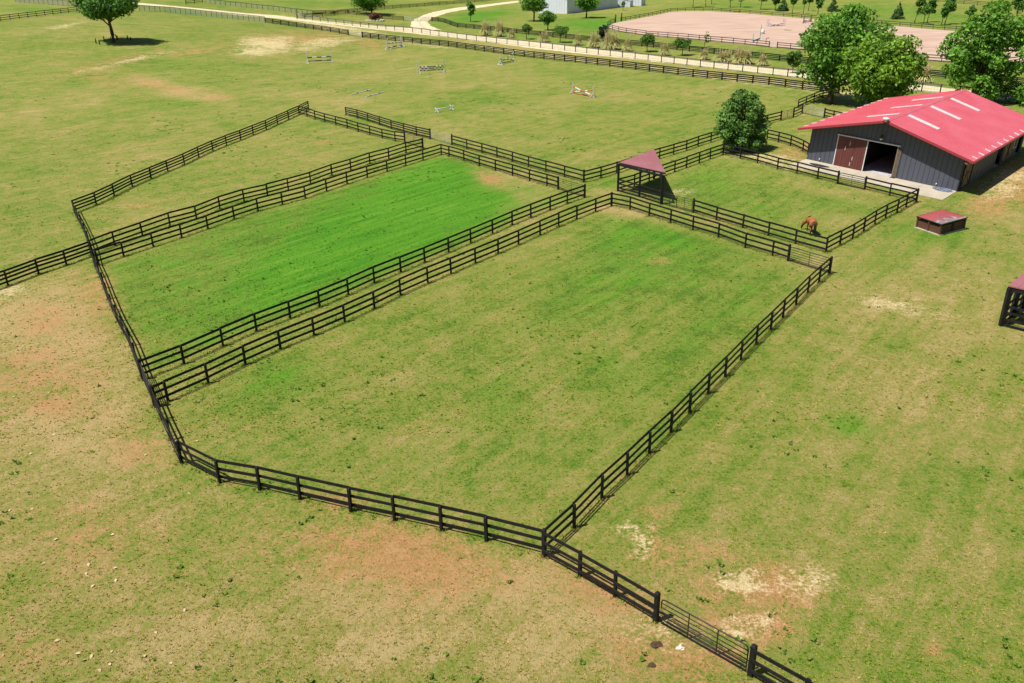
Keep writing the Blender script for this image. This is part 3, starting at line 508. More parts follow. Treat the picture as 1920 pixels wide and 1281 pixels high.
# ------------------------------------------------------------------ gates
def gate(p, q, label, H=1.25, nb=6, ns=1, m='gate', r=.024, z0=.12, trim=(.10, .10), name='tube_gate', pq=None):
    P, Q = (G(*p), G(*q)) if pq is None else pq
    d = Q-P; L = np.linalg.norm(d); d = d/L; P = P+d*trim[0]; Q = Q-d*trim[1]; L = np.linalg.norm(Q-P)
    root = empty(name, P, 0, label, 'gate', 'metal tube gates'); D = lambda t, z: d*t+Z_*z
    c = .16; lp = [D(0, z0), D(0, H-c), D(c*.3, H-c*.3), D(c, H), D(L-c, H), D(L-c*.3, H-c*.3), D(L, H-c), D(L, z0)]
    MB().tube(lp, r*1.15, 6, closed=True).build('frame', MT[m], root, True)
    for k in range(1, nb):
        z = z0+(H-z0)*(k/nb)**1.15
        if k < nb: MB().tube([D(r, z), D(L-r, z)], r*.8, 5).build('bar', MT[m], root, True)
    for k in range(1, ns+1): MB().bar(D(L*k/(ns+1), z0), D(L*k/(ns+1), H), .055, .03).build('stile', MT[m], root)
    return root
gate((1229.5, 1165), (1407, 1266.7), 'black tube gate in the front fence at the bottom of the picture', ns=2, r=.026, trim=(.2, .2))
gate((1477.5, 489.5), (1554.8, 513.2), 'black tube gate at the right corner of the front paddock', ns=1, r=.03)
gate((1240, 383), (1268, 391), 'narrow black tube gate beside the shelter post', ns=1, trim=(.2, .02))
gate((1268, 391), (1299.7, 399), 'black tube gate between shelter gate and the fence below the horse', ns=1, trim=(.02, .2))
gate((1570, 345), (1621, 356), 'black tube gate in front of the barn door', ns=1, r=.042)
gate((1046.5, 355.5), (1096.2, 370.5), 'thin tube gate at the back corner of the bright green paddock', ns=1)
gate((759.4, 268), (793, 279), 'thin tube gate at the back corner of the top-left paddock', ns=1)
gate((807, 261), (847.5, 272), 'grey tube gate in the lane fence of the big field', ns=2, m='gate_grey', r=.018)
gate((1463.7, 226), (1487.5, 220), 'black tube gate in the field fence left of the barn', ns=1, r=.03)
gate((1503.8, 212.5), (1545, 221), 'grey tube gate under the big oak left of the barn', ns=1, m='gate_grey', r=.03)
gate((268.5, 712), (291, 763), 'black gate seen end-on between the two left paddock fences', ns=2, r=.03)
gate((653.3, 65.8), (679.7, 70.5), 'pale tube gate in the black road fence', ns=1, m='gate_grey', r=.03)
gate((757, 39), (783, 40.5), 'left leaf of the pale gate across the drive', ns=1, m='gate_grey', r=.035, H=1.4, trim=(.1, .02))
gate((783, 40.5), (810, 40), 'right leaf of the pale gate across the drive', ns=1, m='gate_grey', r=.035, H=1.4, trim=(.02, .1))
gate((1442, 89), (1457, 90), 'pale tube gate in the near side of the arena fence', ns=0, m='gate_grey', r=.03)
for (x, y), lb in (((1152.7, 43.2), 'tall dark gatepost left of the arena entrance'), ((1164, 40.3), 'tall dark gatepost right of the arena entrance')):
    P = G(x, y); h = height_at(P, y-15.5); r_ = empty('gate_post', P+np.array([.25, .1, 0]), 0, lb, 'gatepost'); MB().box(-.16, .16, -.16, .16, 0, h).build('post', MT['fence_far'], r_); MB().add([(-.2, -.2, h), (.2, -.2, h), (.2, .2, h), (-.2, .2, h), (0, 0, h+.14)], [(0, 1, 4), (1, 2, 4), (2, 3, 4), (3, 0, 4), (3, 2, 1, 0)]).build('cap', MT['fence_far'], r_)
P = G(557, 36); br = empty('fence_brace', P, 0, 'white diagonal pole braced against a dark post at the top-left lawn fence', 'brace')
MB().box(-.12, .12, -.12, .12, 0, height_at(P, 16)).build('post', MT['fence_grey'], br); Q = G(572, 35)
MB().tube([Z_*height_at(P, 25), Q-P+Z_*.1], .13, 6).build('brace_pole', MT['trim'], br, True)
# ------------------------------------------------------------------ barn
def barn():
    c0, s0 = B_C0, B_S; c = c0*math.cos(B_TAU)+Z_*math.sin(B_TAU); z = -c0*math.sin(B_TAU)+Z_*math.cos(B_TAU)
    Mx = Matrix.Identity(4)
    for i in range(3): Mx[i][0] = c[i]; Mx[i][1] = s0[i]; Mx[i][2] = z[i]; Mx[i][3] = B_O[i]
    root = empty('barn', (0, 0, 0), 0, 'slate-grey horse barn with a red metal roof and an open sliding door', 'barn'); root.matrix_world = Mx
    hw, xw0, xw1, y0, y1, L = 9.575, -8.42, 8.45, 1.28, 25.3, 26.4; EZ, RZ = 3.70, 6.22; k = (RZ-EZ)/hw; top = lambda x: RZ-k*abs(x)-.13
    S = MT['siding']; b = lambda nm, mb, m, p=root, sm=False: mb.build(nm, m, p, sm)
    ox0, ox1, oz = -1.80, 1.49, 3.5
    w = MB(); t = .16
    w.prism([(xw0, -.6), (ox0, -.6), (ox0, top(ox0)), (xw0, top(xw0))], y0, y0+t)
    w.prism([(ox0, oz), (ox1, oz), (ox1, top(ox1)), (0, top(0)), (ox0, top(ox0))], y0, y0+t)
    w.prism([(ox1, -.6), (xw1, -.6), (xw1, top(xw1)), (ox1, top(ox1))], y0, y0+t)
    wall = b('wall', w, S)
    side = MB().box(xw0, xw0+t, y0+t, y1, -.6, top(xw0)); b('wall', side, S)
    # right wall with door openings
    sw = MB(); ops = [(14.1, 16.6, 2.7), (22.6, 24.6, 2.7)]; y = y0+t
    for a, e, h in ops:
        sw.box(xw1-t, xw1, y, a, -.6, top(xw1)); sw.box(xw1-t, xw1, a, e, h, top(xw1)); y = e
    sw.box(xw1-t, xw1, y, y1, -.6, top(xw1)); b('wall', sw, S)
    b('wall', MB().prism([(xw0+t, -.6), (xw1-t, -.6), (xw1-t, top(xw1)), (0, top(0)), (xw0+t, top(xw0))], y1-t, y1), S)
    b('floor', MB().box(xw0+t, xw1-t, y0+t, y1-t, -.3, .02), MT['floor'])
    for x in (-2.6, 2.6): b('stall_front', MB().box(x-.06, x+.06, y0+2.2, y1-1, 0.02, 2.5), MT['dark_in'])
    # vertical seams of the siding, one strip each
    sm = {}
    def seam(x, z0, z1, yy, face):
        h = round(z1-z0, 2)
        if face == 'f':
            mb = MB().box(-.022, .022, -.02, 0, 0, h); o = mb.build('seam_strip', MT['batten'], root); o.location = (x, yy-.001, z0)
        else:
            mb = MB().box(0, .02, -.022, .022, 0, h); o = mb.build('seam_strip', MT['batten'], root); o.location = (x+.001, yy, z0)
    x = xw0+.42
    while x < xw1-.2:
        if ox0-.05 < x < ox1+.05: seam(x, oz+.16, top(x), y0, 'f')
        elif -5.35 < x <= ox0: seam(x, oz+.16, top(x), y0, 'f')
        elif 1.4 < x < 2.05: pass
        else: seam(x, 0, top(x), y0, 'f')
        x += .53
    y = 5.2
    while y < y1:
        if not any(a-.1 < y < e+.1 for a, e, h in ops) and not (16.8 < y < 20.3): seam(xw1, 0, top(xw1), y, 's')
        y += 1.06
    # corner trim
    b('corner_trim', MB().box(xw1-.06, xw1+.06, y0-.05, y0+.12, -.3, top(xw1)-.02), MT['trim_dark']); b('corner_trim', MB().box(xw0-.04, xw0+.05, y0-.04, y0+.1, -.3, top(xw0)-.02), S)
    # sliding door leaf: boards with a frame, standing open over the wall
    lx0, lx1 = -5.23, -1.80
    leaf = MB().box(lx0, lx1, y0-.09, y0-.03, .05, 3.46).build('sliding_door', MT['door_red'], root)
    nb = 12
    for i in range(nb):
        a = lx0+.06+(lx1-lx0-.12)*i/nb; e = a+(lx1-lx0-.12)/nb-.035
        MB().box(a, e, y0-.115, y0-.091, .09, 3.42).build('door_board', MT['door_red'], leaf)
    for xx in (lx0+.02, lx1-.0): MB().box(xx-.05, xx+.05, y0-.135, y0-.095, .02, 3.5).build('door_edge', MT['trim'], leaf)
    for zz, xx in ((2.0, -4.2), (1.0, -3.2), (.35, -3.35), (2.6, -3.75)): MB().box(xx, xx+.05, y0-.15, y0-.117, zz, zz+.42).build('door_latch', MT['trim'], leaf)
    b('door_track', MB().box(lx0-.1, 1.75, y0-.17, y0-.0015, oz+.0, oz+.11), MT['trim'])
    b('door_jamb', MB().box(1.49, 1.60, y0-.12, y0+.28, 0, oz-.003), MT['tan_wood'])
    [b('jamb_board', MB().box(1.603+.125*q, 1.715+.125*q, y0-.10+.01*q, y0-.003, .0, oz-.3), MT['jamb']) for q in range(3)]
    b('bumper', MB().box(1.42, 1.95, y0-.34, y0-.13, .0, .1), MT['rubber'])
    # roof slopes, fascias, ridge
    def slope(sg, z_off=0, x0=0., x1=None, y0_=0., y1_=L, th=.10):
        x1 = hw if x1 is None else x1
        p = [(sg*x0, RZ-k*x0+z_off), (sg*x1, RZ-k*x1+z_off), (sg*x1, RZ-k*x1+z_off-th), (sg*x0, RZ-k*x0+z_off-th)]
        return MB().prism(p, y0_, y1_)
    roofs = [b('roof', slope(sg), MT['roof']) for sg in (-1, 1)]
    for sg in (-1, 1):
        b('fascia', slope(sg, .015, 0.002, hw+.02, -.035, -.002, .26), MT['fascia']); b('fascia', slope(sg, .015, 0.002, hw+.02, L+.002, L+.035, .26), MT['fascia'])
        gx_ = sg*(hw+.002); b('gutter', MB().box(min(gx_, gx_+sg*.12), max(gx_, gx_+sg*.12), 0, L, EZ-.22, EZ-.06), MT['fascia'])
        b('soffit', slope(sg, -.13, 8.6, hw-.01, .02, L-.02, .02), MT['trim_dark'])
    for sg in (-1, 1):
        for i in range(1, 44):
            if not any(abs(i*.6-q) < .5 for q in (5.4, 12.6, 19.6)): b('roof_seam', slope(sg, .03, .3, hw-.01, i*.6-.02, i*.6+.02, .028), MT['roof'])
            else: b('roof_seam', slope(sg, .03, 4.02, hw-.01, i*.6-.02, i*.6+.02, .028), MT['roof'])
    b('ridge_cap', MB().prism([(-.28, RZ-k*.28+.025), (0, RZ+.045), (.28, RZ-k*.28+.025), (.28, RZ-k*.28+.006), (0, RZ+.02), (-.28, RZ-k*.28+.006)], .02, L-.02), MT['roof'])
    for sg in (-1, 1):
        for yy in (5.4, 12.6, 19.6):
            o = b('skylight', slope(sg, .035, .50, 4.0, yy-.42, yy+.42, .05), MT['skylight'])
            for q in (-.14, .14): slope(sg, .055, .52, 3.98, yy+q-.025, yy+q+.025, .03).build('rib', MT['grey_roof'], o)
        yy = 1.3
        while yy < L-.3:
            b('snow_guard', slope(sg, .075, 9.0, 9.58, yy-.06, yy+.06, .07), MT['trim']); yy += 2.2
    # vent at the ridge end, lamp, spigots
    v = MB(); v.tube([(0, -.05, RZ-.12), (0, -.05, RZ+.05), (0, -.05, RZ+.12), (0, -.05, RZ+.28), (0, -.05, RZ+.34)], [.14, .14, .36, .34, .12], 12); b('vent_cowl', v, MT['trim'], root, True)
    l = MB(); l.tube([(-.37, y0-.02, 4.35), (-.37, y0-.25, 4.48), (-.37, y0-.42, 4.4)], .03, 6); b('lamp_arm', l, MT['trim_dark'], root, True)
    l = MB(); l.tube([(-.37, y0-.42, 4.42), (-.37, y0-.42, 4.3), (-.37, y0-.42, 4.1)], [.06, .14, .24], 12); b('lamp_shade', l, MT['trim_dark'], root, True)
    l = MB(); l.tube([(-.37, y0-.42, 4.12), (-.37, y0-.42, 4.0), (-.37, y0-.42, 3.9)], [.16, .17, .07], 10); b('lamp_globe', l, MT['trim'], root, True)
    for xx in (-6.9, 6.3):
        l = MB(); l.tube([(xx, y0, .42), (xx, y0-.15, .42), (xx, y0-.18, .28)], [.05, .06, .045], 6); b('spigot', l, MT['trim'], root, True)
    # fittings of the shaded right wall
    d = MB().box(xw1+.01, xw1+.06, 1.75, 4.55, .15, 3.0).build('stall_door', MT['tan_wood'], root)
    for a, e in (((1.8, .2), (4.5, 2.95)), ((4.5, .2), (1.8, 2.95)), ((1.78, .2), (1.78, 2.95)), ((4.52, .2), (4.52, 2.95)), ((1.8, .2), (4.5, .2)), ((1.8, 2.95), (4.5, 2.95)), ((1.8, 1.6), (4.5, 1.6))):
        MB().bar((xw1+.075, a[0], a[1]), (xw1+.075, e[0], e[1]), .03, .14).build('door_brace', MT['trim_dark'], d)
    d = MB().box(xw1+.01, xw1+.06, 16.85, 20.2, .15, 2.75).build('stall_door', MT['tan_wood'], root)
    for a, e in (((16.9, .2), (20.1, 2.7)), ((20.1, .2), (16.9, 2.7)), ((16.9, .2), (20.1, .2)), ((16.9, 2.7), (20.1, 2.7)), ((18.5, .2), (18.5, 2.7))):
        MB().bar((xw1+.075, a[0], a[1]), (xw1+.075, e[0], e[1]), .03, .14).build('door_brace', MT['trim_dark'], d)
    wn = MB(); wn.box(xw1+.01, xw1+.05, 20.7, 22.2, 1.2, 2.6); wn = wn.build('window', MT['trim'], root); MB().box(xw1+.052, xw1+.06, 20.85, 22.05, 1.32, 2.48).build('pane', MT['trim_dark'], wn)
    b('downspout', MB().tube([(xw1+.1, y0+.35, EZ-.35), (xw1+.1, y0+.35, .1), (xw1+.3, y0+.35, .0)], .05, 6), MT['trim_dark'], root, True)
    b('flood_lamp', MB().tube([(xw1+.05, y0-.1, 3.15), (xw1+.3, y0-.2, 3.1)], [.06, .12], 8), MT['trim'], root, True)
    # apron, hose and mat stand on the same sloping ground
    T = lambda x, y, h: Vector(Mx @ Vector((x, y, h)))
    ap = MB(); px = [-8.6, -1.8, 1.6, 5.0, 8.45]
    for i in range(4):
        vs = [T(x, y, h) for h in (-.3, .05) for y in (-3.05, 1.27) for x in (px[i]+.012, px[i+1]-.012)]
        q = MB().add(vs, [(0, 2, 3, 1), (4, 5, 7, 6), (0, 1, 5, 4), (2, 6, 7, 3), (0, 4, 6, 2), (1, 3, 7, 5)])
        sl_ = q.build('apron_slab', MT['concrete'])
        if i == 0: par = tag(bpy.data.objects.new('concrete_apron', None), None, None, None, 'structure'); COL.objects.link(par)
        sl_.parent = par
    h = empty('hose', T(7.2, .45, .06), 0, 'coiled blue-grey hose lying on the apron at the barn corner', 'hose'); mb = MB(); pp = []
    for i in range(150):
        a = i*.21; r = .55+.28*math.sin(i*.37)+.06*math.sin(i*1.7); pp.append((r*1.6*math.cos(a)*.75, r*.62*math.sin(a), .03+.0008*i))
    R3 = Mx.to_3x3(); mb.tube([R3 @ Vector(p) for p in pp], .035, 5); mb.build('coil', MT['hose'], h, True)
    h = empty('rubber_mat', T(-6.2, -.35, .052), 0, 'dark flat mat lying on the apron left of the barn door', 'mat'); mb = MB()
    mb.add([R3 @ Vector((1.15*math.cos(a)*(1+.12*math.sin(3*a)), .42*math.sin(a), zz)) for zz in (0, .05) for a in [i*2*math.pi/20 for i in range(20)]], [tuple(range(19, -1, -1)), tuple(range(20, 40))]+[(i, (i+1) % 20, (i+1) % 20+20, i+20) for i in range(20)]); mb.build('mat_sheet', MT['rubber'], h)
barn()
# ------------------------------------------------------------------ corner shelter
def shelter():
    A, B, C = G(1158.5, 358.7), G(1240, 383), G(1226, 336); O = A
    root = empty('run_in_shelter', O, 0, 'open triangular corner shelter with a faded red roof and black posts', 'shelter')
    zt = [2.95, 3.02, 3.0]; R = [np.array([11.67, 89.51, 3.1]), np.array([15.75, 84.74, 3.1]), np.array([16.21, 95.06, 3.1])]
    R = [G(1161, 304, 3.1), G(1248, 323, 3.1), G(1226, 281, 3.1)]
    M_ = G(1198.6, 370)
    def post(P, h, w=.22): MB().box(-w/2, w/2, -w/2, w/2, -.2, h).build('post', MT['fence'], root).location = P-O
    post(A, 2.95); post(B, 2.95, .28); post(C, 2.95); post(M_, 2.95, .2)
    for a, e in ((A, B), (B, C), (C, A)): MB().bar(a-O+Z_*2.86, e-O+Z_*2.86, .10, .22).build('beam', MT['fence'], root)
    mid = (R[0]+R[2])*.5*.0+R[0]*.28+R[2]*.72; cr = [R[0]*.30+R[2]*.70, R[1]*.42+R[2]*.58]
    for P in R: P[2] = 3.08
    R[2][2] = 3.20
    for q in cr: q[2] = 3.13
    mb = MB(); th = Z_*.07
    for poly in ([R[0], R[1], cr[1], cr[0]], [cr[0], cr[1], R[2]]):
        n = len(poly); mb.add([p-O for p in poly]+[p-O-th for p in poly], [tuple(range(n)), tuple(range(2*n-1, n-1, -1))]+[(i, i+n, (i+1) % n+n, (i+1) % n) for i in range(n)])
    mb.build('roof', MT['roof_old'], root)
    for i in range(3): MB().bar(R[i]-O-Z_*.12, R[(i+1) % 3]-O-Z_*.12, .05, .16).build('fascia', MT['trim_dark'], root)
    for a, e in ((A, M_), (M_, B)):
        for zz in (1.28, .84, .40, .1):
            MB().bar(a-O+Z_*zz, e-O+Z_*zz, .04, .15).build('rail', MT['fence'], root)
shelter()
def right_shelter():
    P = G(1877, 611); O = P; zt = height_at(P, 537)
    d1 = G(1990, 640)-P; d1[2] = 0; d1 /= np.linalg.norm(d1); d2 = np.array([-d1[1], d1[0], 0]); 
    root = empty('run_in_shelter', O, 0, 'black-framed open shelter with a faded roof cut off by the right edge', 'shelter')
    Wd, Dp = 4.6, 4.2
    for a in (0, Wd/2, Wd):
        for bq in (0, Dp/2, Dp):
            if 0 < a < Wd and 0 < bq < Dp: continue
            MB().box(-.14, .14, -.14, .14, -.2, zt-.15+.05*bq).build('post', MT['fence'], root).location = d1*a+d2*bq
    for bq in (0, Dp): MB().bar(d2*bq+Z_*(zt-.2+.05*bq)-d1*.15, d1*(Wd+.15)+d2*bq+Z_*(zt-.2+.05*bq), .1, .26).build('beam', MT['fence'], root)
    for a in (0, Wd): MB().bar(d1*a+Z_*(zt-.24), d1*a+d2*Dp+Z_*(zt-.03), .1, .2).build('beam', MT['fence'], root)
    for bq in (0, Dp):
        for zz in (1.45, 1.0, .5, .12): MB().bar(d2*bq+Z_*zz, d1*Wd+d2*bq+Z_*zz, .05, .16).build('rail', MT['fence'], root)
    for zz in (1.45, 1.0, .5, .12): MB().bar(Z_*zz, d2*Dp+Z_*zz, .05, .16).build('rail', MT['fence'], root)
    MB().bar(Z_*1.6, d2*1.6+Z_*(zt-.3), .08, .12).build('brace', MT['fence'], root)
    e = .1; n = 8
    for i in range(n):
        a0, a1 = -e+(Wd+2*e)*i/n, -e+(Wd+2*e)*(i+1)/n-.015
        vs = [d1*a+d2*bq+Z_*(zt+.05*bq+h) for h in (-.02, .06) for bq in (-e, Dp+e) for a in (a0, a1)]
        MB().add(vs, [(0, 2, 3, 1), (4, 5, 7, 6), (0, 1, 5, 4), (2, 6, 7, 3), (0, 4, 6, 2), (1, 3, 7, 5)]).build('roof_sheet', MT['roof_old'], root)
right_shelter()
# ------------------------------------------------------------------ low box shed
def box_shed():
    A, B, C = G(1718.5, 427), G(1761, 441.5), G(1806, 430); O = B
    ex = (A-B); lx = np.linalg.norm(ex); ex /= lx; ey = (C-B); ly = np.linalg.norm(ey); ey /= ly; h = 1.06
    ex[2] = ey[2] = 0
    root = empty('pump_box', O, 0, 'low brown wooden box with a worn faded-red lid on the grass', 'wooden box')
    pt = lambda a, b_, z: ex*a+ey*b_+Z_*z
    MB().add([pt(a, b_, z) for z in (-.05, .07) for b_ in (-.16, ly+.14) for a in (-.16, lx+.14)], [(0, 2, 3, 1), (4, 5, 7, 6), (0, 1, 5, 4), (2, 6, 7, 3), (0, 4, 6, 2), (1, 3, 7, 5)]).build('slab', MT['concrete'], root)
    for a, b_ in ((0, 0), (lx, 0), (0, ly), (lx, ly), (lx/2, 0), (0, ly/2)): MB().bar(pt(a, b_, .07), pt(a, b_, h), .16, .16).build('corner_post', MT['dark_in'] if b_ == ly/2 else MT['brownwood'], root)
    mk = lambda p, q, m: [MB().bar(pt(*p, .14+i*.15), pt(*q, .14+i*.15), .04, .135).build('plank', m, root) for i in range(5)]
    mk((.08, .03), (lx/2-.08, .03), MT['brownwood']); mk((lx/2+.08, .03), (lx-.08, .03), MT['brownwood'])
    mk((.03, .08), (.03, ly/2-.08), MT['brownwood']); mk((.03, ly/2+.08), (.03, ly-.08), MT['brownwood']); mk((lx-.03, .08), (lx-.03, ly-.08), MT['brownwood']); mk((.08, ly-.03), (lx-.08, ly-.03), MT['brownwood'])
    e = .12
    m = bpy.data.materials.new('worn_red_lid'); m.use_nodes = True; t = m.node_tree; N = t.nodes; L = t.links; b = N['Principled BSDF']
    tc = N.new('ShaderNodeTexCoord'); nz = N.new('ShaderNodeTexNoise'); nz.inputs['Scale'].default_value = 1.5; nz.inputs['Detail'].default_value = 7; L.new(tc.outputs['Object'], nz.inputs['Vector'])
    sp = N.new('ShaderNodeVectorMath'); sp.operation = 'DOT_PRODUCT'; sp.inputs[1].default_value = [float(v) for v in (ex*.30)]; L.new(tc.outputs['Object'], sp.inputs[0])
    ad = N.new('ShaderNodeMath'); ad.operation = 'ADD'; L.new(nz.outputs[0], ad.inputs[0]); L.new(sp.outputs['Value'], ad.inputs[1])
    r = N.new('ShaderNodeValToRGB'); e_ = r.color_ramp.elements; e_[0].position = .55; e_[0].color = (.17, .15, .15, 1); e_[1].position = .9; e_[1].color = (.29, .06, .06, 1); q = e_.new(.70); q.color = (.22, .10, .12, 1); q = e_.new(.62); q.color = (.34, .29, .27, 1)
    L.new(ad.outputs[0], r.inputs[0]); L.new(r.outputs[0], b.inputs['Base Color']); b.inputs['Roughness'].default_value = .6
    c4 = [pt(-e, -e, h), pt(lx+e, -e, h), pt(lx+e, ly+e, h), pt(-e, ly+e, h)]; r1, r2 = pt(lx*.62, ly*.40, h+.22), pt(lx*.62, ly*.68, h+.22)
    lo = [p-Z_*.06 for p in c4]
    MB().add(c4+[r1, r2]+lo, [(0, 1, 4), (1, 2, 5, 4), (2, 3, 5), (3, 0, 4, 5), (6, 9, 8, 7), (0, 6, 7, 1), (1, 7, 8, 2), (2, 8, 9, 3), (3, 9, 6, 0)]).build('lid', m, root)
    for i in range(4): MB().bar(c4[i]-Z_*.03, c4[(i+1) % 4]-Z_*.03, .04, .1).build('lid_edge', MT['trim_dark'] if i in (0, 3) else MT['fascia'], root)
box_shed()
# ------------------------------------------------------------------ white building and small sheds at the top
def box_house(name, label, cat, p_left, p_corner, p_right, h, rise, wallm, roofm, ov=.4, door=True):
    A, B, C = G(*p_left), G(*p_corner), G(*p_right); ex = A-B; ey = C-B; ex[2] = ey[2] = 0
    ly = np.linalg.norm(ey); ey /= ly; lx = np.linalg.norm(ex); ex = np.array([-ey[1], ey[0], 0])*(1 if np.dot(np.array([-ey[1], ey[0], 0]), ex) > 0 else -1)
    root = empty(name, B, 0, label, cat); pt = lambda a, b_, z: ex*a+ey*b_+Z_*z
    q = MB(); q.add([pt(a, b_, z) for z in (-.5, h) for b_ in (0, ly) for a in (0, lx)], [(0, 2, 3, 1), (4, 5, 7, 6), (0, 1, 5, 4), (2, 6, 7, 3), (0, 4, 6, 2), (1, 3, 7, 5)])
    q.add([pt(0, 0, h), pt(lx, 0, h), pt(lx/2, 0, h+rise), pt(0, ly, h), pt(lx, ly, h), pt(lx/2, ly, h+rise)], [(0, 1, 2), (5, 4, 3)]); q.build('wall', wallm, root)
    for s in (0, 1):
        a0, a1 = (lx/2, -ov) if s == 0 else (lx/2, lx+ov); z1 = h-rise*ov/(lx/2)
        vs = [pt(a, b_, z+dz) for dz in (0, .12) for b_ in (-ov, ly+ov) for a, z in ((a0, h+rise+.01), (a1, z1+.01))]
        MB().add(vs, [(0, 2, 3, 1), (4, 5, 7, 6), (0, 1, 5, 4), (2, 6, 7, 3), (0, 4, 6, 2), (1, 3, 7, 5)]).build('roof', roofm, root)
    k = max(2, int(ly/1.2))
    for i in range(1, k): MB().bar(pt(-.03, ly*i/k, 0), pt(-.03, ly*i/k, h), .04, .08, up=(1, 0, 0)).build('wall_seam', wallm, root)
    k = max(2, int(lx/1.2))
    for i in range(1, k): MB().bar(pt(lx*i/k, -.03, 0), pt(lx*i/k, -.03, h), .08, .04, up=(1, 0, 0)).build('wall_seam', wallm, root)
    MB().bar(pt(-.05, -.05, 0), pt(-.05, -.05, h), .16, .16, up=(1, 0, 0)).build('corner_trim', MT['trim'], root)
box_house('metal_building', 'large white metal building behind the lawn at the top edge', 'building', (1030, 22.5), (1063, 26), (1158, 14), 5.5, 2.2, MT['white_wall'], MT['grey_roof'])
box_house('garden_shed', 'small white shed just right of the white metal building', 'shed', (1168, 11), (1181, 13.2), (1187, 11.6), 2.4, .8, MT['white_wall'], MT['grey_roof'], .15)
box_house('garden_shed', 'second small white shed, farther right of the metal building', 'shed', (1191, 9), (1202, 11), (1210, 9.6), 2.8, .8, MT['white_wall'], MT['grey_roof'], .15)
# ------------------------------------------------------------------ trees
def leaf_arrays(cl, n, size, rng, up=.35):
    cl = np.array(cl); w = cl[:, 3]**2; ci = rng.choice(len(cl), n, p=w/w.sum())
    d = rng.normal(size=(n, 3)); d[:, 2] += .35; d /= np.linalg.norm(d, axis=1, keepdims=True)
    r = cl[ci, 3]*(.45+.6*rng.random(n)**.6); P = cl[ci, :3]+d*r[:, None]*np.array([1, 1, .72])
    nr = d*.7+rng.normal(size=(n, 3))*.55+np.array([0, 0, up]); nr /= np.linalg.norm(nr, axis=1, keepdims=True)
    t = np.cross(nr, rng.normal(size=(n, 3))); t /= np.linalg.norm(t, axis=1, keepdims=True); b = np.cross(nr, t)
    s = size*(.65+.7*rng.random(n))[:, None]
    V = np.stack([P+t*s, P+b*s*.48+nr*s*.12, P-t*s*.75, P-b*s*.48+nr*s*.12], 1).reshape(-1, 3)
    tone = np.clip(.45+.21*rng.normal(size=n)+.16*(rng.random(len(cl))-.5)[ci]*2, 0, 1)
    return V, np.repeat(tone, 4)
def crown_mesh(name, cl, n, size, m, rng, up=.35):
    V, t = leaf_arrays(cl, n, size, rng, up); me = mesh_np(name, V, np.arange(len(V)).reshape(-1, 4), [m]); set_tone(me, t); return me
def clumps(shape, w, h, zc, n, rng, cr=(.13, .22)):
    out = []
    while len(out) < n:
        v = rng.normal(size=3); v /= np.linalg.norm(v); r = rng.random()**.45
        x, y, z = v*r
        if shape == 'pear':
            t = rng.random()**1.25; pr = np.interp(t, [0, .25, .55, .85, 1], [.82, 1, .90, .56, .20]); a = rng.random()*6.28; rr = pr*(.25+.75*rng.random()**.5); rad = w*(cr[0]+(cr[1]-cr[0])*rng.random())*(.6+.4*pr)
            out.append((max(0, w/2-rad*.75)*rr*math.cos(a), max(0, w/2-rad*.75)*rr*math.sin(a), zc-h/2+rad*.5+(h-rad*1.1)*t, rad)); continue
        if shape == 'cone':
            u = rng.random()**1.4; a = rng.random()*6.28; rr = (1-u)*.5*(.5+.5*rng.random()**.5); out.append((w*rr*math.cos(a), w*rr*math.sin(a), zc-h/2+h*u*.97, w*(.06+.20*(1-u)))); continue
        q = 1.0
        if shape == 'egg': q = 1.0-.33*max(0, z)-.0*z
        if shape == 'pear': q = 1.05-.45*z if z > -.4 else 1.15
        if shape == 'oval': q = 1-.2*abs(z)
        if shape == 'umbrella': q = 1.0+.1*z; z = z*.9 if z > 0 else z*.55
        rad = w*(cr[0]+(cr[1]-cr[0])*rng.random())
        k = max(0., 1-rad/(w*.5)*.60)
        out.append((x*w/2*q*k, y*w/2*q*k, zc+z*(h/2)*max(.2, 1-rad*.55/(h*.5)), rad))
    return out
def trunk_mb(h, r, cl, rng, nl=8, lean=(0, 0), split=.35):
    mb = MB(); pts = [(lean[0]*t+r*.3*math.sin(t*5), lean[1]*t+r*.3*math.cos(t*4), h*t) for t in np.linspace(0, 1, 7)]
    mb.tube([(0, 0, -.3)]+pts[1:], [r*1.5, r*1.0]+[r*(1-.75*t) for t in np.linspace(.3, 1, 5)], 8)
    order = sorted(range(len(cl)), key=lambda i: rng.random())[:nl]
    for i in order:
        c = np.array(cl[i][:3]); t0 = split+.3*rng.random(); t0 = min(t0, .9); a = np.array([lean[0]*t0, lean[1]*t0, h*t0])
        if c[2] < a[2]: a[2] = max(h*.3, c[2]-.15*h)
        m1 = a*.55+c*.45+np.array([0, 0, -.04*h]); mb.tube([a, m1, c], [r*.42, r*.26, r*.08], 5)
    return mb
def tree(name, base, l, r, top, bot, shape, label, leaf, nleaf, lsize, ncl, group=None, trunk_r=None, cr=(.13, .22), P=None, cat='tree', seed=0, cx=0., nl=9, up=.35):
    rng = np.random.default_rng(seed+17); P = G(*base) if P is None else P
    dp = depth(P); w = (r-l)*dp/F_PX; ht = height_at(P, top); hb = height_at(P, bot) if bot is not None else ht*.25; h = ht-hb
    cxm = ((l+r)/2-base[0])*dp/F_PX+cx
    cl = [(a+cxm, b_, z, q) for a, b_, z, q in clumps(shape, w, h, hb+h/2, ncl, rng, cr)]
    root = empty(name, P, 0, label, cat, group)
    trunk_mb(hb+h*.72, trunk_r or .028*ht+.03, cl, rng, nl, (cxm*.8, 0), split=max(.15, hb/(hb+h*.72)*.8)).build('trunk', MT['bark'], root, True)
    link('crown', crown_mesh('crown', cl, nleaf, lsize, MT[leaf], rng, up), root)
    return root
OAK = 'trees beside the barn'
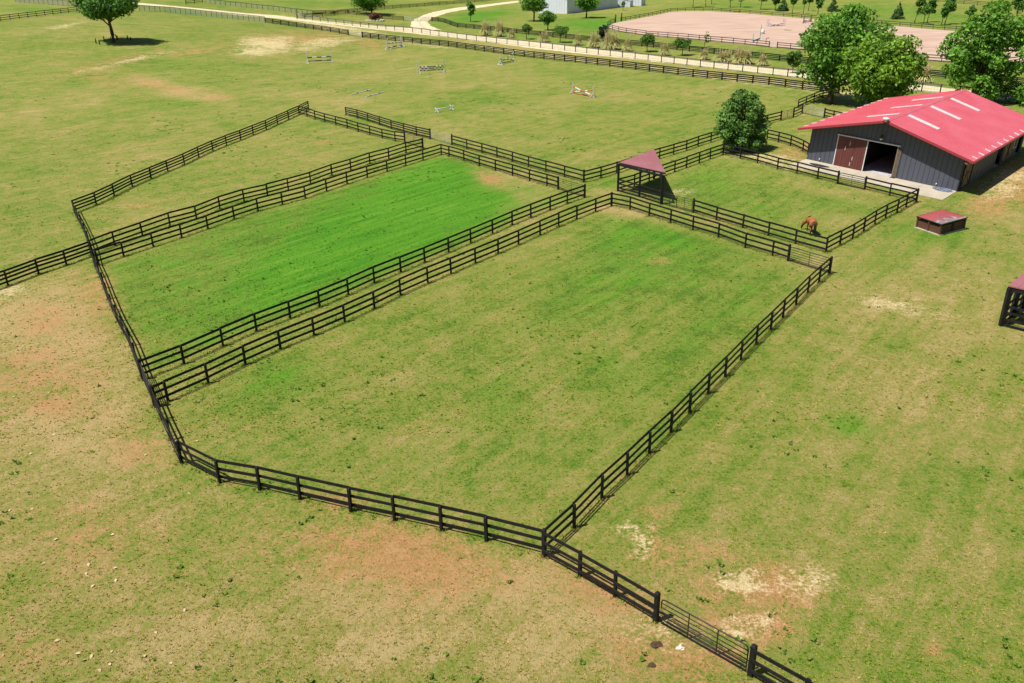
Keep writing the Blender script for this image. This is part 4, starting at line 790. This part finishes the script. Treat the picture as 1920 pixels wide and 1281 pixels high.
tree('oak_tree', (1553, 195), 1480, 1668, 2, 178, 'egg', 'tall dark-trunked oak left of the barn, casting shade on the fences', 'leaf_oak', 14500, .36, 85, OAK, .45, (.10, .17), seed=1, nl=16)
tree('oak_tree', (1626, 216), 1558, 1718, 50, 206, 'oval', 'bushy yellow-green oak standing close behind the barn roof', 'leaf_oak2', 14500, .33, 78, OAK, .35, (.10, .18), seed=2, nl=14)
tree('oak_tree', (1822, 190), 1744, 1920, -8, 198, 'egg', 'tall airy oak behind the far end of the barn roof', 'leaf_oak', 11000, .36, 60, OAK, .42, (.08, .145), seed=3, nl=18)
tree('oak_tree', (1950, 196), 1882, 2010, 130, 214, 'oval', 'leafy tree at the right edge beyond the barn roof', 'leaf_oak', 6000, .32, 34, OAK, .25, (.12, .2), seed=4)
tree('pear_tree', (1380, 284), 1334, 1441, 168, 276, 'pear', 'dense rounded pear tree at the corner of the horse paddock', 'leaf_pear', 18000, .19, 130, None, .17, (.09, .15), seed=5)
tree('lone_tree', (213, 79), 152, 267, -32, 53, 'umbrella', 'lone spreading tree with a posted ring in the upper left field', 'leaf_dark', 12000, .42, 60, None, .45, (.11, .18), seed=6)
tree('shade_tree', (697, 27), 655, 739, -34, 22, 'oval', 'leafy tree above the purple shrub at the top edge', 'leaf_oak', 8000, .42, 46, None, .4, (.12, .2), seed=7)
tree('young_tree', (882.5, 41), 872, 894, 2, 32, 'oval', 'small round young tree alone on the lawn by the drive', 'leaf_oak', 1800, .30, 20, None, .12, (.14, .24), seed=8)
tree('shade_tree', (1001, 40), 973, 1030, -14, 25, 'oval', 'wide lawn tree left of the white metal building', 'leaf_oak', 5000, .42, 40, None, .28, (.12, .2), seed=9)
tree('lawn_tree', (1027, 57), 1009, 1045, 16, 49, 'oval', 'dark small tree below the left end of the white building', 'leaf_dark', 3200, .30, 30, None, .16, (.13, .22), seed=10)
tree('shade_tree', (1099, 34), 1077, 1125, -16, 22, 'oval', 'lawn tree standing in front of the white metal building', 'leaf_oak', 4500, .40, 36, None, .26, (.12, .2), seed=11)
tree('young_tree', (1168, 20), 1163, 1174, 0, 14, 'oval', 'thin young tree between the white building and the sheds', 'leaf_oak', 500, .26, 10, None, .08, (.2, .3), seed=12)
tree('magnolia', (1131, 78), 1119, 1143, 43, 77, 'oval', 'dark glossy magnolia against the left end of the arena', 'leaf_mag', 2200, .26, 26, None, .12, (.14, .24), seed=13, cat='tree')
CR = 'crape myrtles along the road'
for i, (b, l, r, t, bo, lb) in enumerate([((987, 74), 976, 999, 40, 64, 'first crape myrtle from the left, between two pampas clumps'), ((1050, 80), 1035, 1068, 46, 71, 'crape myrtle below the wide lawn tree, second from the left'), ((1213, 97), 1196, 1229, 62, 88, 'crape myrtle in front of the left half of the arena'), ((1279, 104), 1259, 1299, 69, 94, 'broad crape myrtle, right-hand one before the arena fence')]):
    tree('crape_myrtle', b, l, r, t, bo, 'umbrella', lb, 'leaf_crape', 2200, .22, 26, CR, .09, (.13, .22), seed=20+i)
tree('sapling', (1320, 88), 1316, 1330, 54, 84, 'oval', 'sparse upright sapling in front of the arena fence', 'leaf_pear', 160, .24, 10, None, .06, (.14, .24), seed=26)
tree('small_tree', (1486, 138), 1470, 1500, 88, 130, 'oval', 'yellow-green young tree at the left edge of the big oak', 'leaf_crape', 1600, .26, 18, None, .08, (.15, .24), seed=27)
BK = 'young trees behind the arena'
for i, (b, l, r, t, bo, lb) in enumerate([((1299, 14), 1288, 1312, -26, 0, 'first young tree from the left behind the arena'), ((1323, 13), 1311, 1330, -24, 1, 'second young tree from the left behind the arena'), ((1334, 8), 1327, 1341, -20, 2, 'third young tree from the left, farther back behind the arena'),
    ((1369, 14), 1355, 1378, -26, 3, 'young tree left of the close pair behind the arena jump'), ((1388, 14), 1377, 1402, -26, 5, 'young tree just right of its twin behind the arena fence'), ((1426, 18), 1410, 1445, -26, 5, 'broad young tree behind the middle of the arena fence'),
    ((1453, 20), 1446, 1463, -10, 12, 'narrow young tree beside the dark cone-shaped conifer'), ((1485, 25), 1480, 1494, -6, 10, 'thin young tree right of the dark conifer'), ((1506, 26), 1501, 1511, -6, 13, 'slim tree, left of two above the arena corner'),
    ((1515, 21), 1511, 1524, -12, 9, 'slim tree standing behind the two above the arena corner'), ((1533, 27), 1525, 1543, -8, 17, 'young tree just left of the big oak crown'),
    ((1714, 44), 1710, 1731, -8, 30, 'first tree of the row right of the big oaks'), ((1731, 46), 1722, 1742, 8, 32, 'slender tree in the row right of the oaks, with a bare stem'), ((1738, 42), 1732, 1753, -6, 30, 'fuller tree behind the slender one in the right row'),
    ((1765, 47), 1759, 1775, 6, 34, 'left stem of the close pair of trees in the right row'), ((1771, 46), 1764, 1790, -12, 34, 'right taller tree of the close pair in the right row'), ((1815, 40), 1807, 1826, 8, 34, 'small tree half hidden behind the airy oak'), ((1902, 48), 1888, 1918, -12, 36, 'dark tree at the right behind the airy oak crown')]):
    tree('young_tree', b, l, r, t, bo, 'oval', lb, 'leaf_dark', 1300, .30, 18, BK, .12, (.15, .26), seed=40+i)
for i, (b, l, r, t, lb) in enumerate([((1467, 21), 1458, 1477, -6, 'dark cone-shaped conifer left of centre behind the arena'), ((1560, 22), 1552, 1570, -5, 'dark conifer just behind the top of the big oak'), ((1683, 36), 1673, 1692, 2, 'dark pointed conifer standing alone between the oaks')]):
    tree('conifer', b, l, r, t, b[1]-1, 'cone', lb, 'leaf_con', 2600, .22, 60, 'cone-shaped conifers', .15, seed=70+i, nl=0, up=0)
tree('purple_shrub', (703, 38), 690, 718, 23, 38, 'oval', 'round purple-brown shrub in a stone ring under the top tree', 'leaf_plum', 2600, .26, 26, None, .08, (.14, .24), seed=80, cat='shrub')
P = G(703, 39.5); st = empty('stone_ring', P, 0, 'low ring of stones round the purple shrub', 'stone ring')
for i in range(16):
    a = i*2*math.pi/16; q = MB(); q.tube([(2.9*math.cos(a), 2.0*math.sin(a), -.1), (2.9*math.cos(a), 2.0*math.sin(a), .30), (2.9*math.cos(a), 2.0*math.sin(a), .42)], [.5, .46, .2], 6); q.build('stone', MT['concrete'], st)
# posts round the lone tree
for i, (x, y, t) in enumerate([(180.5, 82, 71.5), (187, 83.5, 74.5), (195.5, 77.5, 68), (208.5, 75, 69), (218.5, 74, 64.5), (221, 75, 67), (240, 74.5, 66.5), (245, 75, 69.5)]):
    P = G(x, y); h = height_at(P, t); o = empty('guard_post', P, 0, ['leftmost post of the ring round the lone tree', 'second post from the left in the ring round the lone tree', 'third post from the left, set back in the ring round the lone tree', 'short post just left of the lone tree trunk', 'tall post just right of the lone tree trunk', 'post touching the tall one right of the lone tree trunk', 'second post from the right in the ring round the lone tree', 'rightmost post of the ring round the lone tree'][i], 'post', 'posts round the lone tree'); MB().tube([(0, 0, -.2), (random.gauss(0, .03), 0, h*.6), (random.gauss(0, .05), 0, h)], [.15, .14, .12], 7).build('stake', MT['bark'], o, True)
# ------------------------------------------------------------------ pampas grass
def pampas_proto(seed, npl):
    rng = np.random.default_rng(seed); V = []; F = []; T = []
    for k in range(900):
        a = rng.random()*6.283; L = (.75+.5*rng.random()); lean = .1+.85*rng.random()**.7; w = .036; o = np.array([math.cos(a), math.sin(a), 0]); s = np.array([-o[1], o[0], 0]); p0 = o*.17*rng.random(); n0 = len(V)
        for j in range(5):
            t = j/4; p = p0+o*lean*.62*t**1.5*L*.75+np.array([0, 0, (t-(.30+.72*lean)*lean*t**2.5)*L*1.0]); ww = w*(1-.8*t)
            V += [p-s*ww, p+s*ww]; T += [.15+.5*t+.3*rng.random()]*2
        F += [(n0+2*j, n0+2*j+1, n0+2*j+3, n0+2*j+2) for j in range(4)]
    me = mesh_np('foliage', V, F, [MT['pampas']]); set_tone(me, np.clip(T, 0, 1)); V = []; F = []; T = []
    for k in range(npl):
        a = rng.random()*6.283; o = np.array([math.cos(a), math.sin(a), 0])*(.05+.30*rng.random()); h = 1.05+.45*rng.random(); b = o*1.15+np.array([0, 0, h])
        for j in range(36):
            t = rng.random(); p = o*.8+(b-o*.8)*(.58+.42*t); p[:2] *= 1; d = rng.normal(size=3); d /= np.linalg.norm(d); e = rng.normal(size=3); e /= np.linalg.norm(e); sz = .055*(1.1-.7*t); n0 = len(V)
            V += [p+d*sz, p+e*sz*.4, p-d*sz*.6+np.array([0, 0, -.04]), p-e*sz*.4]; F.append((n0, n0+1, n0+2, n0+3)); T += [rng.random()]*4
    m2 = mesh_np('plumes', V, F, [MT['plume']]) if npl else None
    if m2: set_tone(m2, T)
    return me, m2
PP = [pampas_proto(i, n) for i, n in enumerate((26, 16, 6))]
PG = 'pampas clumps along the gravel road'
for i, (x, y, t, wd, v, lb) in enumerate([(911, 66.5, 36, 19, 0, 'tall plumed pampas clump, left of the leading two beside the drive'), (937, 68.5, 36, 20, 0, 'tall plumed pampas clump, right of the leading two'), (959, 71.5, 55, 13, 2, 'small low pampas tuft left of the first crape myrtle'), (1020, 79, 57, 20, 1, 'pampas clump between the first two crape myrtles'), (1083, 85, 62, 15, 2, 'small green pampas clump right of the second crape myrtle'),
        (1115, 89, 57, 25, 1, 'pampas clump just left of the dark magnolia'), (1145, 93, 55, 34, 0, 'big feathery pampas clump right of the magnolia'), (1176, 96, 70, 17, 2, 'thin pampas clump left of the third crape myrtle'), (1245, 104, 74, 18, 1, 'pampas clump between the two crape myrtles before the arena'), (1320, 112, 88, 18, 1, 'pampas clump below the sparse sapling'), (1357, 116, 91, 34, 0, 'big rounded pampas clump, left of the pair before the arena gate'), (1391, 120, 86, 40, 0, 'biggest pampas clump, right of the pair before the arena gate'), (1429, 123, 97, 19, 1, 'narrow pampas clump before the arena gate'), (1729, 156, 115, 30, 0, 'straw-coloured pampas clump between the oaks beyond the road'), (1887, 167, 150, 26, 2, 'low pampas clump at the right beyond the barn roof')]):
    P = G(x, y); dp = depth(P); h = height_at(P, t); w = wd*dp/F_PX; r = empty('pampas_clump', P, i*1.3, lb, 'pampas grass', PG); hf = h/1.4 if v < 2 else h/1.15
    r.scale = (w/.85, w/.85, hf)
    link('foliage', PP[v][0], r)
    if PP[v][1]: link('plumes', PP[v][1], r)
# ------------------------------------------------------------------ jumps
def pole_mb(a, b, r, bands):
    mb = MB(); a, b = np.asarray(a, float), np.asarray(b, float); n = len(bands)
    for i, c in enumerate(bands): mb.tube([a+(b-a)*i/n, a+(b-a)*(i+1)/n], r, 7, c)
    return mb
def jump(base_l, base_r, top, label, mats, poles, wing=0., r=.065, cols=None, group='jumps in the big field', wm='white', boards=()):
    A, B = G(*base_l), G(*base_r); d = B-A; L = np.linalg.norm(d); d /= L; s = np.array([-d[1], d[0], 0]); H = height_at(A, top)
    root = empty('show_jump', A, 0, label, 'jump', group); k = L/3.4*.72
    for e, sg in ((0, -1), (L, 1)):
        mb = MB(); o = d*e; mb.bar(o, o+Z_*H, .11*k, .11*k)
        if wing:
            mb.bar(o+d*sg*wing, o+d*sg*wing+Z_*H*.9, .10*k, .10*k)
            for zz in (.12, .35, .6, .85): mb.bar(o+Z_*H*zz, o+d*sg*wing+Z_*H*zz, .05*k, .09*k)
        mb.bar(o-s*.55*k+Z_*.06, o+s*.55*k+Z_*.06, .12*k, .11*k); mb.bar(o-d*.25*k+Z_*.065, o+d*.25*k+Z_*.065, .12*k, .11*k)
        mb.bar(o-s*.5*k+Z_*.1, o+Z_*H*.35, .06*k, .06*k); mb.bar(o+s*.5*k+Z_*.1, o+Z_*H*.35, .06*k, .06*k)
        mb.build('standard', MT[wm], root)
    for (z0, z1, bands) in poles: pole_mb(d*.06+Z_*H*z0, d*(L-.06)+Z_*H*z1, r*k*1.1, bands).build('pole', [MT[m] for m in mats], root)
    for (z0, z1, m) in boards: MB().bar(d*.1+Z_*H*(z0+z1)/2, d*(L-.1)+Z_*H*(z0+z1)/2, .05, H*(z1-z0)).build('plank', MT[m], root)
    return root
W_, K_ = 0, 1
jump((577, 119.5), (621.5, 117), 97.5, 'slim white jump with two dark-and-white poles near the sandy patch', ['white', 'navy'], [(.5, .5, [1, 1, 0, 0, 1, 1, 0, 0, 1, 1]), (.2, .2, [1, 0, 0, 1, 1, 1, 0, 0, 1, 1])], r=.09)
jump((727.5, 93), (752.5, 87.5), 72, 'white-winged jump with orange pole beside the black road fence', ['white', 'orange', 'navy'], [(.55, .4, [1, 0, 1, 0, 1, 0, 1]), (.15, .15, [2, 0, 2, 2, 0, 2])], wing=.55, r=.07)
jump((787, 138.5), (831.5, 136), 114.5, 'white-winged jump with stacked black-and-white poles in mid field', ['white', 'navy', 'green'], [(.52, .52, [1, 0, 1, 0, 1, 2, 2, 2, 1, 0, 1, 0, 1]), (.38, .38, [0, 1, 0, 1, 0, 2, 2, 2, 0, 1, 0, 1, 0]), (.24, .24, [1, 0, 1, 0, 1, 1, 1, 1, 1, 0, 1, 0, 1])], wing=.5, r=.09)
jump((937.5, 121.5), (963, 116), 100.5, 'jump with crossed blue-black striped poles close to the road fence', ['white', 'navy', 'lilac'], [(.50, .18, [1, 0, 2, 0, 1, 0, 1, 2]), (.18, .80, [1, 0, 1, 0, 1, 0, 1, 0]), (.1, .1, [1, 1, 1])], r=.07)
jump((1074, 175), (1112, 182.5), 154.5, 'jump with crossed red-and-white poles at the right of the field', ['white', 'orange', 'navy'], [(.62, .12, [1, 0, 0, 1, 1, 0, 0, 1]), (.12, .62, [1, 0, 0, 1, 1, 0, 1, 1]), (.05, .05, [1, 1, 2, 1])], r=.075)
def cavaletti(a, b, label):
    A, B = G(*a), G(*b); d = B-A; L = np.linalg.norm(d); d /= L; s = np.array([-d[1], d[0], 0]); root = empty('cavaletti', A, 0, label, 'jump', 'jumps in the big field')
    for e in (0, L):
        mb = MB(); mb.bar(d*e-s*.42+Z_*.05, d*e+s*.42+Z_*.75, .1, .1); mb.bar(d*e+s*.42+Z_*.05, d*e-s*.42+Z_*.75, .1, .1); mb.build('cross_stand', MT['white'], root)
    MB().tube([Z_*.55-d*.1, d*(L+.1)+Z_*.55], .07, 8).build('pole', MT['white'], root, True)
cavaletti((819, 211.5), (847, 206.5), 'low white cavaletti with crossed ends in the lower field')
for a, b, lb in (((661.5, 177.5), (697, 168.5), 'striped pole lying on the grass, the farther of two'), ((685.5, 183), (719.5, 173), 'striped pole lying on the grass, the nearer of two')):
    A, B = G(*a), G(*b); r = empty('ground_pole', A, 0, lb, 'pole', 'poles on the ground'); pole_mb(Z_*.07, B-A+Z_*.07, .075, [0, 0, 0, 1, 0, 0, 0, 0, 0, 0, 1, 0, 0, 0]).build('striped_pole', [MT['white'], MT['navy']], r)
jump((1441, 50), (1468, 49), 35.5, 'lilac jump with crossed dark poles in the middle of the arena', ['lilac', 'navy', 'white'], [(.35, .02, [1, 0, 1, 1, 0, 1]), (.02, .35, [1, 1, 0, 1, 1]), (.05, .05, [1, 1, 1])], wing=.6, r=.07, group='jumps in the arena', wm='lilac')
jump((1507, 44), (1520, 41.5), 29, 'dark grey jump in the arena, half hidden by the big oak', ['fence_grey', 'navy', 'white'], [(.3, .3, [1, 2, 1]), (.15, .15, [2, 2, 2])], wing=.5, r=.1, group='jumps in the arena', wm='fence_grey')
jump((1411.5, 79), (1424, 74), 62, 'green-and-white jump standards at the near edge of the arena', ['green', 'white', 'navy'], [(.1, .1, [0, 2, 0]), (.02, .02, [2, 2])], wing=.45, r=.09, group='jumps in the arena', wm='pale_green')
P = G(1425.5, 71); r = empty('marker_pole', P, 0, 'tall thin dark pole standing by the green jump in the arena', 'pole'); MB().tube([(0, 0, 0), (0, 0, height_at(P, 46))], .07, 6).build('stick', MT['green'], r, True)
P = G(1429.5, 64); r = empty('barrel', P, 0, 'white barrel with pale green bands on the arena sand', 'barrel'); mb = MB(); mb.tube([(0, 0, 0), (0, 0, .35), (0, 0, .95), (0, 0, 1.2)], [.5, .58, .58, .48], 12); mb.build('drum', MT['white'], r, True); MB().tube([(0, 0, .45), (0, 0, .7)], [.6, .6], 12).build('band', MT['pale_green'], r, True)
P = G(1436, 82); r = empty('hand_pump', P, 0, 'bent dark standpipe at the near edge of the arena', 'standpipe'); h = height_at(P, 71.5); MB().tube([(0, 0, 0), (0, 0, h*.85), (.12, 0, h), (.7, 0, h*1.02)], .09, 6).build('pipe', MT['trim_dark'], r, True)
P = G(1381, 22.5); r = empty('orange_pole_pile', P, 0, 'heap of orange poles against the far arena fence', 'poles')
for i in range(6): MB().tube([(-2+.2*i, .3*i-.6, .15+.12*(i % 3)), (1.9-.15*i, .3*(5-i)-.7, .18+.14*(i % 2))], .11, 6).build('pole', MT['orange'], r, True)
# ------------------------------------------------------------------ horse
def horse():
    hm = bpy.data.materials.new('bay_coat'); hm.use_nodes = True; t = hm.node_tree; N = t.nodes; L = t.links; b = N['Principled BSDF']
    tc = N.new('ShaderNodeTexCoord'); sp = N.new('ShaderNodeSeparateXYZ'); L.new(tc.outputs['Object'], sp.inputs[0])
    nz = N.new('ShaderNodeTexNoise'); nz.inputs['Scale'].default_value = 3; L.new(tc.outputs['Object'], nz.inputs['Vector'])
    ad = N.new('ShaderNodeMath'); ad.operation = 'MULTIPLY_ADD'; L.new(nz.outputs[0], ad.inputs[0]); ad.inputs[1].default_value = .2; L.new(sp.outputs['Z'], ad.inputs[2])
    r = N.new('ShaderNodeValToRGB'); e = r.color_ramp.elements; e[0].position = .45; e[0].color = (.012, .008, .007, 1); e[1].position = .78; e[1].color = (.22, .060, .018, 1); q = e.new(1.0); q.color = (.33, .105, .032, 1)
    L.new(ad.outputs[0], r.inputs[0]); L.new(r.outputs[0], b.inputs['Base Color']); b.inputs['Roughness'].default_value = .45
    dk = mat('dark_mane', (.02, .013, .01), .7)
    P = G(1519.5, 438); root = empty('horse', P, math.radians(83), 'bay horse with black legs grazing behind the fence', 'horse')
    J = [(-.62, 0, 1.30, .30), (-.22, 0, 1.25, .285), (.18, 0, 1.17, .31), (.55, .02, 1.18, .27), (.82, .10, 1.10, .22), (1.05, .28, .82, .175), (1.18, .44, .58, .125), (1.22, .54, .34, .10), (1.21, .60, .10, .065), (-.86, 0, 1.30, .16)]
    Ed = [(0, 1), (1, 2), (2, 3), (3, 4), (4, 5), (5, 6), (6, 7), (7, 8), (0, 9)]
    for sg, off, fo in ((1, .10, .12), (-1, -.10, -.10)):
        n = len(J); J += [(-.66, .20*sg, 1.02, .20), (-.52+off, .20*sg, .82, .13), (-.84+off, .18*sg, .50, .068), (-.80+off, .18*sg, .15, .048), (-.74+off, .18*sg, .03, .058)]; Ed += [(0, n), (n, n+1), (n+1, n+2), (n+2, n+3), (n+3, n+4)]
        n = len(J); J += [(.56, .18*sg, .95, .145), (.54+fo*.5, .17*sg, .72, .095), (.56+fo, .17*sg, .42, .058), (.55+fo, .17*sg, .13, .043), (.60+fo, .17*sg, .03, .054)]; Ed += [(3, n), (n, n+1), (n+1, n+2), (n+2, n+3), (n+3, n+4)]
    me = bpy.data.meshes.new('horse_body'); me.from_pydata([j[:3] for j in J], Ed, []); o = link('body', me, None)
    sk = o.modifiers.new('skin', 'SKIN'); sk.use_smooth_shade = True; sub = o.modifiers.new('sub', 'SUBSURF'); sub.levels = 2; sub.render_levels = 2
    for v, j in zip(me.skin_vertices[0].data, J): v.radius = (j[3], j[3])
    me.skin_vertices[0].data[0].use_root = True
    dg = bpy.context.evaluated_depsgraph_get(); dg.update(); m2 = bpy.data.meshes.new_from_object(o.evaluated_get(dg)); bpy.data.objects.remove(o)
    m2.materials.clear(); m2.materials.append(hm); m2.polygons.foreach_set('use_smooth', [True]*len(m2.polygons)); link('body', m2, root)
    MB().tube([(-.98, 0, 1.34), (-1.08, -.02, 1.15), (-1.10, -.05, .8), (-1.06, -.07, .5), (-1.05, -.08, .38)], [.06, .08, .10, .08, .02], 8).build('tail', dk, root, True)
    MB().tube([(.62, .02, 1.46), (.88, .12, 1.29), (1.12, .27, .98), (1.28, .40, .70)], [.03, .065, .065, .03], 6).build('mane', dk, root, True)
    for q in (-.07, .08): MB().tube([(1.27, .42+q, .66), (1.33, .42+q*1.5, .78)], [.045, .01], 6).build('ear', hm, root, True)
horse()
# ------------------------------------------------------------------ grass and small litter
def tufts(n, ylo, yhi, name, hgt, wid, nb, pw=1.6, seed=0, mask=None, tonebias=0., m='tuft'):
    rng = np.random.default_rng(seed+99); u = rng.random(n*2); y = (ylo**(1-pw)+(yhi**(1-pw)-ylo**(1-pw))*u)**(1/(1-pw)); x = (rng.random(n*2)*2-1)*(y*.68+6)
    pv = patch_vals(x, y); keep = (rng.random(n*2) > np.maximum(pv[:, 2]*.8, pv[:, 3])*1.0)
    if mask is not None: keep &= mask(x, y, pv, rng)
    x, y, pv = x[keep][:n], y[keep][:n], pv[keep][:n]; n = len(x)
    z = terrain(x, y); a = rng.random((n, nb))*6.283; ln = hgt*(.6+.8*rng.random((n, nb))); sp = .45+.5*rng.random((n, nb)); sc = (.7+.6*rng.random(n))[:, None]
    o = np.stack([np.cos(a), np.sin(a)], -1); ww = wid*sc
    bx = x[:, None]+o[..., 0]*wid*1.2*rng.random((n, nb)); by = y[:, None]+o[..., 1]*wid*1.2*rng.random((n, nb)); b0 = np.stack([bx, by, np.repeat(z[:, None], nb, 1)-.005], -1)
    sd = np.stack([-o[..., 1], o[..., 0], 0*a], -1)*ww[..., None]; tip = b0+np.stack([o[..., 0]*ln*sp*sc, o[..., 1]*ln*sp*sc, ln*sc*.9], -1)
    V = np.stack([b0-sd, b0+sd, tip], 2).reshape(-1, 3); me = mesh_np(name, V, np.arange(len(V)).reshape(-1, 3), [MT[m]])
    ca = me.color_attributes.new('patch', 'FLOAT_COLOR', 'POINT'); ca.data.foreach_set('color', np.repeat(pv, nb*3, 0).astype(np.float32).ravel())
    set_tone(me, np.clip(np.repeat(rng.random(n)*.8+.1+tonebias, nb*3), 0, 1)); return tag(link(name, me), kind='stuff')
tufts(60000, 15, 62, 'short_grass', .052, .022, 5, 1.7, 1)
tufts(26000, 40, 130, 'short_grass', .06, .045, 4, 1.2, 2)
def weedmask(x, y, pv, rng):
    f = np.sin(x*.31+1.3*np.sin(y*.17))*np.sin(y*.27+1.1*np.sin(x*.21))+.5*np.sin(x*.9+y*.7)
    return (f+1.2*pv[:, 0] > .75) | (rng.random(len(x)) < .06)
MT['weed_far'] = leafmat('far_weed_leaves', (.09, .165, .018), (.16, .24, .035), .3, .9, .05); MT['weed'] = leafmat('weed_leaves', (.048, .120, .010), (.13, .25, .03), .3, .9, .08)
tufts(1700, 16, 110, 'broadleaf_weeds', .10, .075, 6, 1.3, 3, weedmask, 0., 'weed')
tufts(3000, 95, 250, 'broadleaf_weeds', .07, .17, 6, .9, 8, lambda x, y, pv, rng: (pv[:, 3] < .3) & (y-104 < .42*(210-x)) & (weedmask(x*.45, y*.45, pv, rng)), 0., 'weed_far')
def fence_grass():
    rng = np.random.default_rng(31); X = []
    for P in FLINES:
        if P[:, 1].min() > 150: continue
        for a, b in zip(P[:-1], P[1:]):
            L = np.linalg.norm(b-a); n = int(L*7); t = rng.random(n)**1.0; q = a[:2]+(b-a)[:2]*t[:, None]+rng.normal(0, .11, (n, 2)); X.append(q)
        n = len(P)*14; k = rng.integers(0, len(P), n); X.append(P[k, :2]+rng.normal(0, .13, (n, 2)))
    X = np.vstack(X); x, y = X[:, 0], X[:, 1]; n = len(x); nb = 5; z = terrain(x, y); a = rng.random((n, nb))*6.283; ln = .10*(.5+1.1*rng.random((n, nb))); w = .022
    o = np.stack([np.cos(a), np.sin(a), 0*a], -1); b0 = np.stack([np.repeat(x[:, None], nb, 1), np.repeat(y[:, None], nb, 1), np.repeat(z[:, None], nb, 1)-.01], -1)+o*.03; sd = np.stack([-o[..., 1], o[..., 0], 0*a], -1)*w
    tip = b0+o*(ln*.5)[..., None]+Z_*ln[..., None]; V = np.stack([b0-sd, b0+sd, tip], 2).reshape(-1, 3); me = mesh_np('fence_line_grass', V, np.arange(len(V)).reshape(-1, 3), [MT['tuft']])
    ca = me.color_attributes.new('patch', 'FLOAT_COLOR', 'POINT'); ca.data.foreach_set('color', np.repeat(patch_vals(x, y)*np.array([1, 1, .4, .4]), nb*3, 0).astype(np.float32).ravel()); set_tone(me, np.repeat(rng.random(n), nb*3)); tag(link('fence_line_grass', me), kind='stuff')
fence_grass()
# fallen pale leaves on the left, dung and a stone by the front gate
rng = np.random.default_rng(5); V = []; F = []
for i in range(46):
    x, y = rng.uniform(0, 430), rng.uniform(600, 1275)
    P = G(x, y)+Z_*.03; s = rng.uniform(.07, .14); a = rng.random()*6.28; d = np.array([math.cos(a), math.sin(a), rng.normal()*.2]); e = np.array([-d[1], d[0], rng.normal()*.3]); n0 = len(V)
    V += [P+d*s, P+e*s*.55+Z_*.03, P-d*s*.8, P-e*s*.55+Z_*.03]; F.append((n0, n0+1, n0+2, n0+3))
MT['dead_leaf'] = mat('dead_leaf', (.47, .36, .21), .8, var=.3, coords='World')
tag(link('fallen_leaves', mesh_np('fallen_leaves', V, F, [MT['dead_leaf']])), kind='stuff')
MT['dung'] = mat('dung', (.07, .038, .022), .95, var=.3, scale=8, bump=.5); MT['stone'] = mat('pale_stone', (.55, .50, .42), .9, var=.25, scale=6, bump=.3)
def lump(name, px, py, r, m, label, cat, flat=.45, seed=0, group=None):
    rng = np.random.default_rng(seed); bm = bmesh.new(); bmesh.ops.create_icosphere(bm, subdivisions=2, radius=1)
    for v in bm.verts: v.co = Vector((v.co.x*r, v.co.y*r*.8, v.co.z*r*flat))*(1+.22*rng.normal())
    me = bpy.data.meshes.new(name); bm.to_mesh(me); bm.free(); me.materials.append(MT[m]); o = link(name, me); P = G(px, py); o.location = [float(c) for c in P]; return tag(o, label, cat, group)
lump('dung_pile', 1230, 1210, .22, 'dung', 'dark dung pile nearest the front tube gate', 'dung', seed=1); lump('dung_pile', 1222, 1248, .15, 'dung', 'smaller dung pile on bare orange soil near the bottom edge', 'dung', seed=2)
lump('pale_stone', 1276, 1215, .15, 'stone', 'pale stone on the bare soil below the tube gate', 'stone', seed=3)
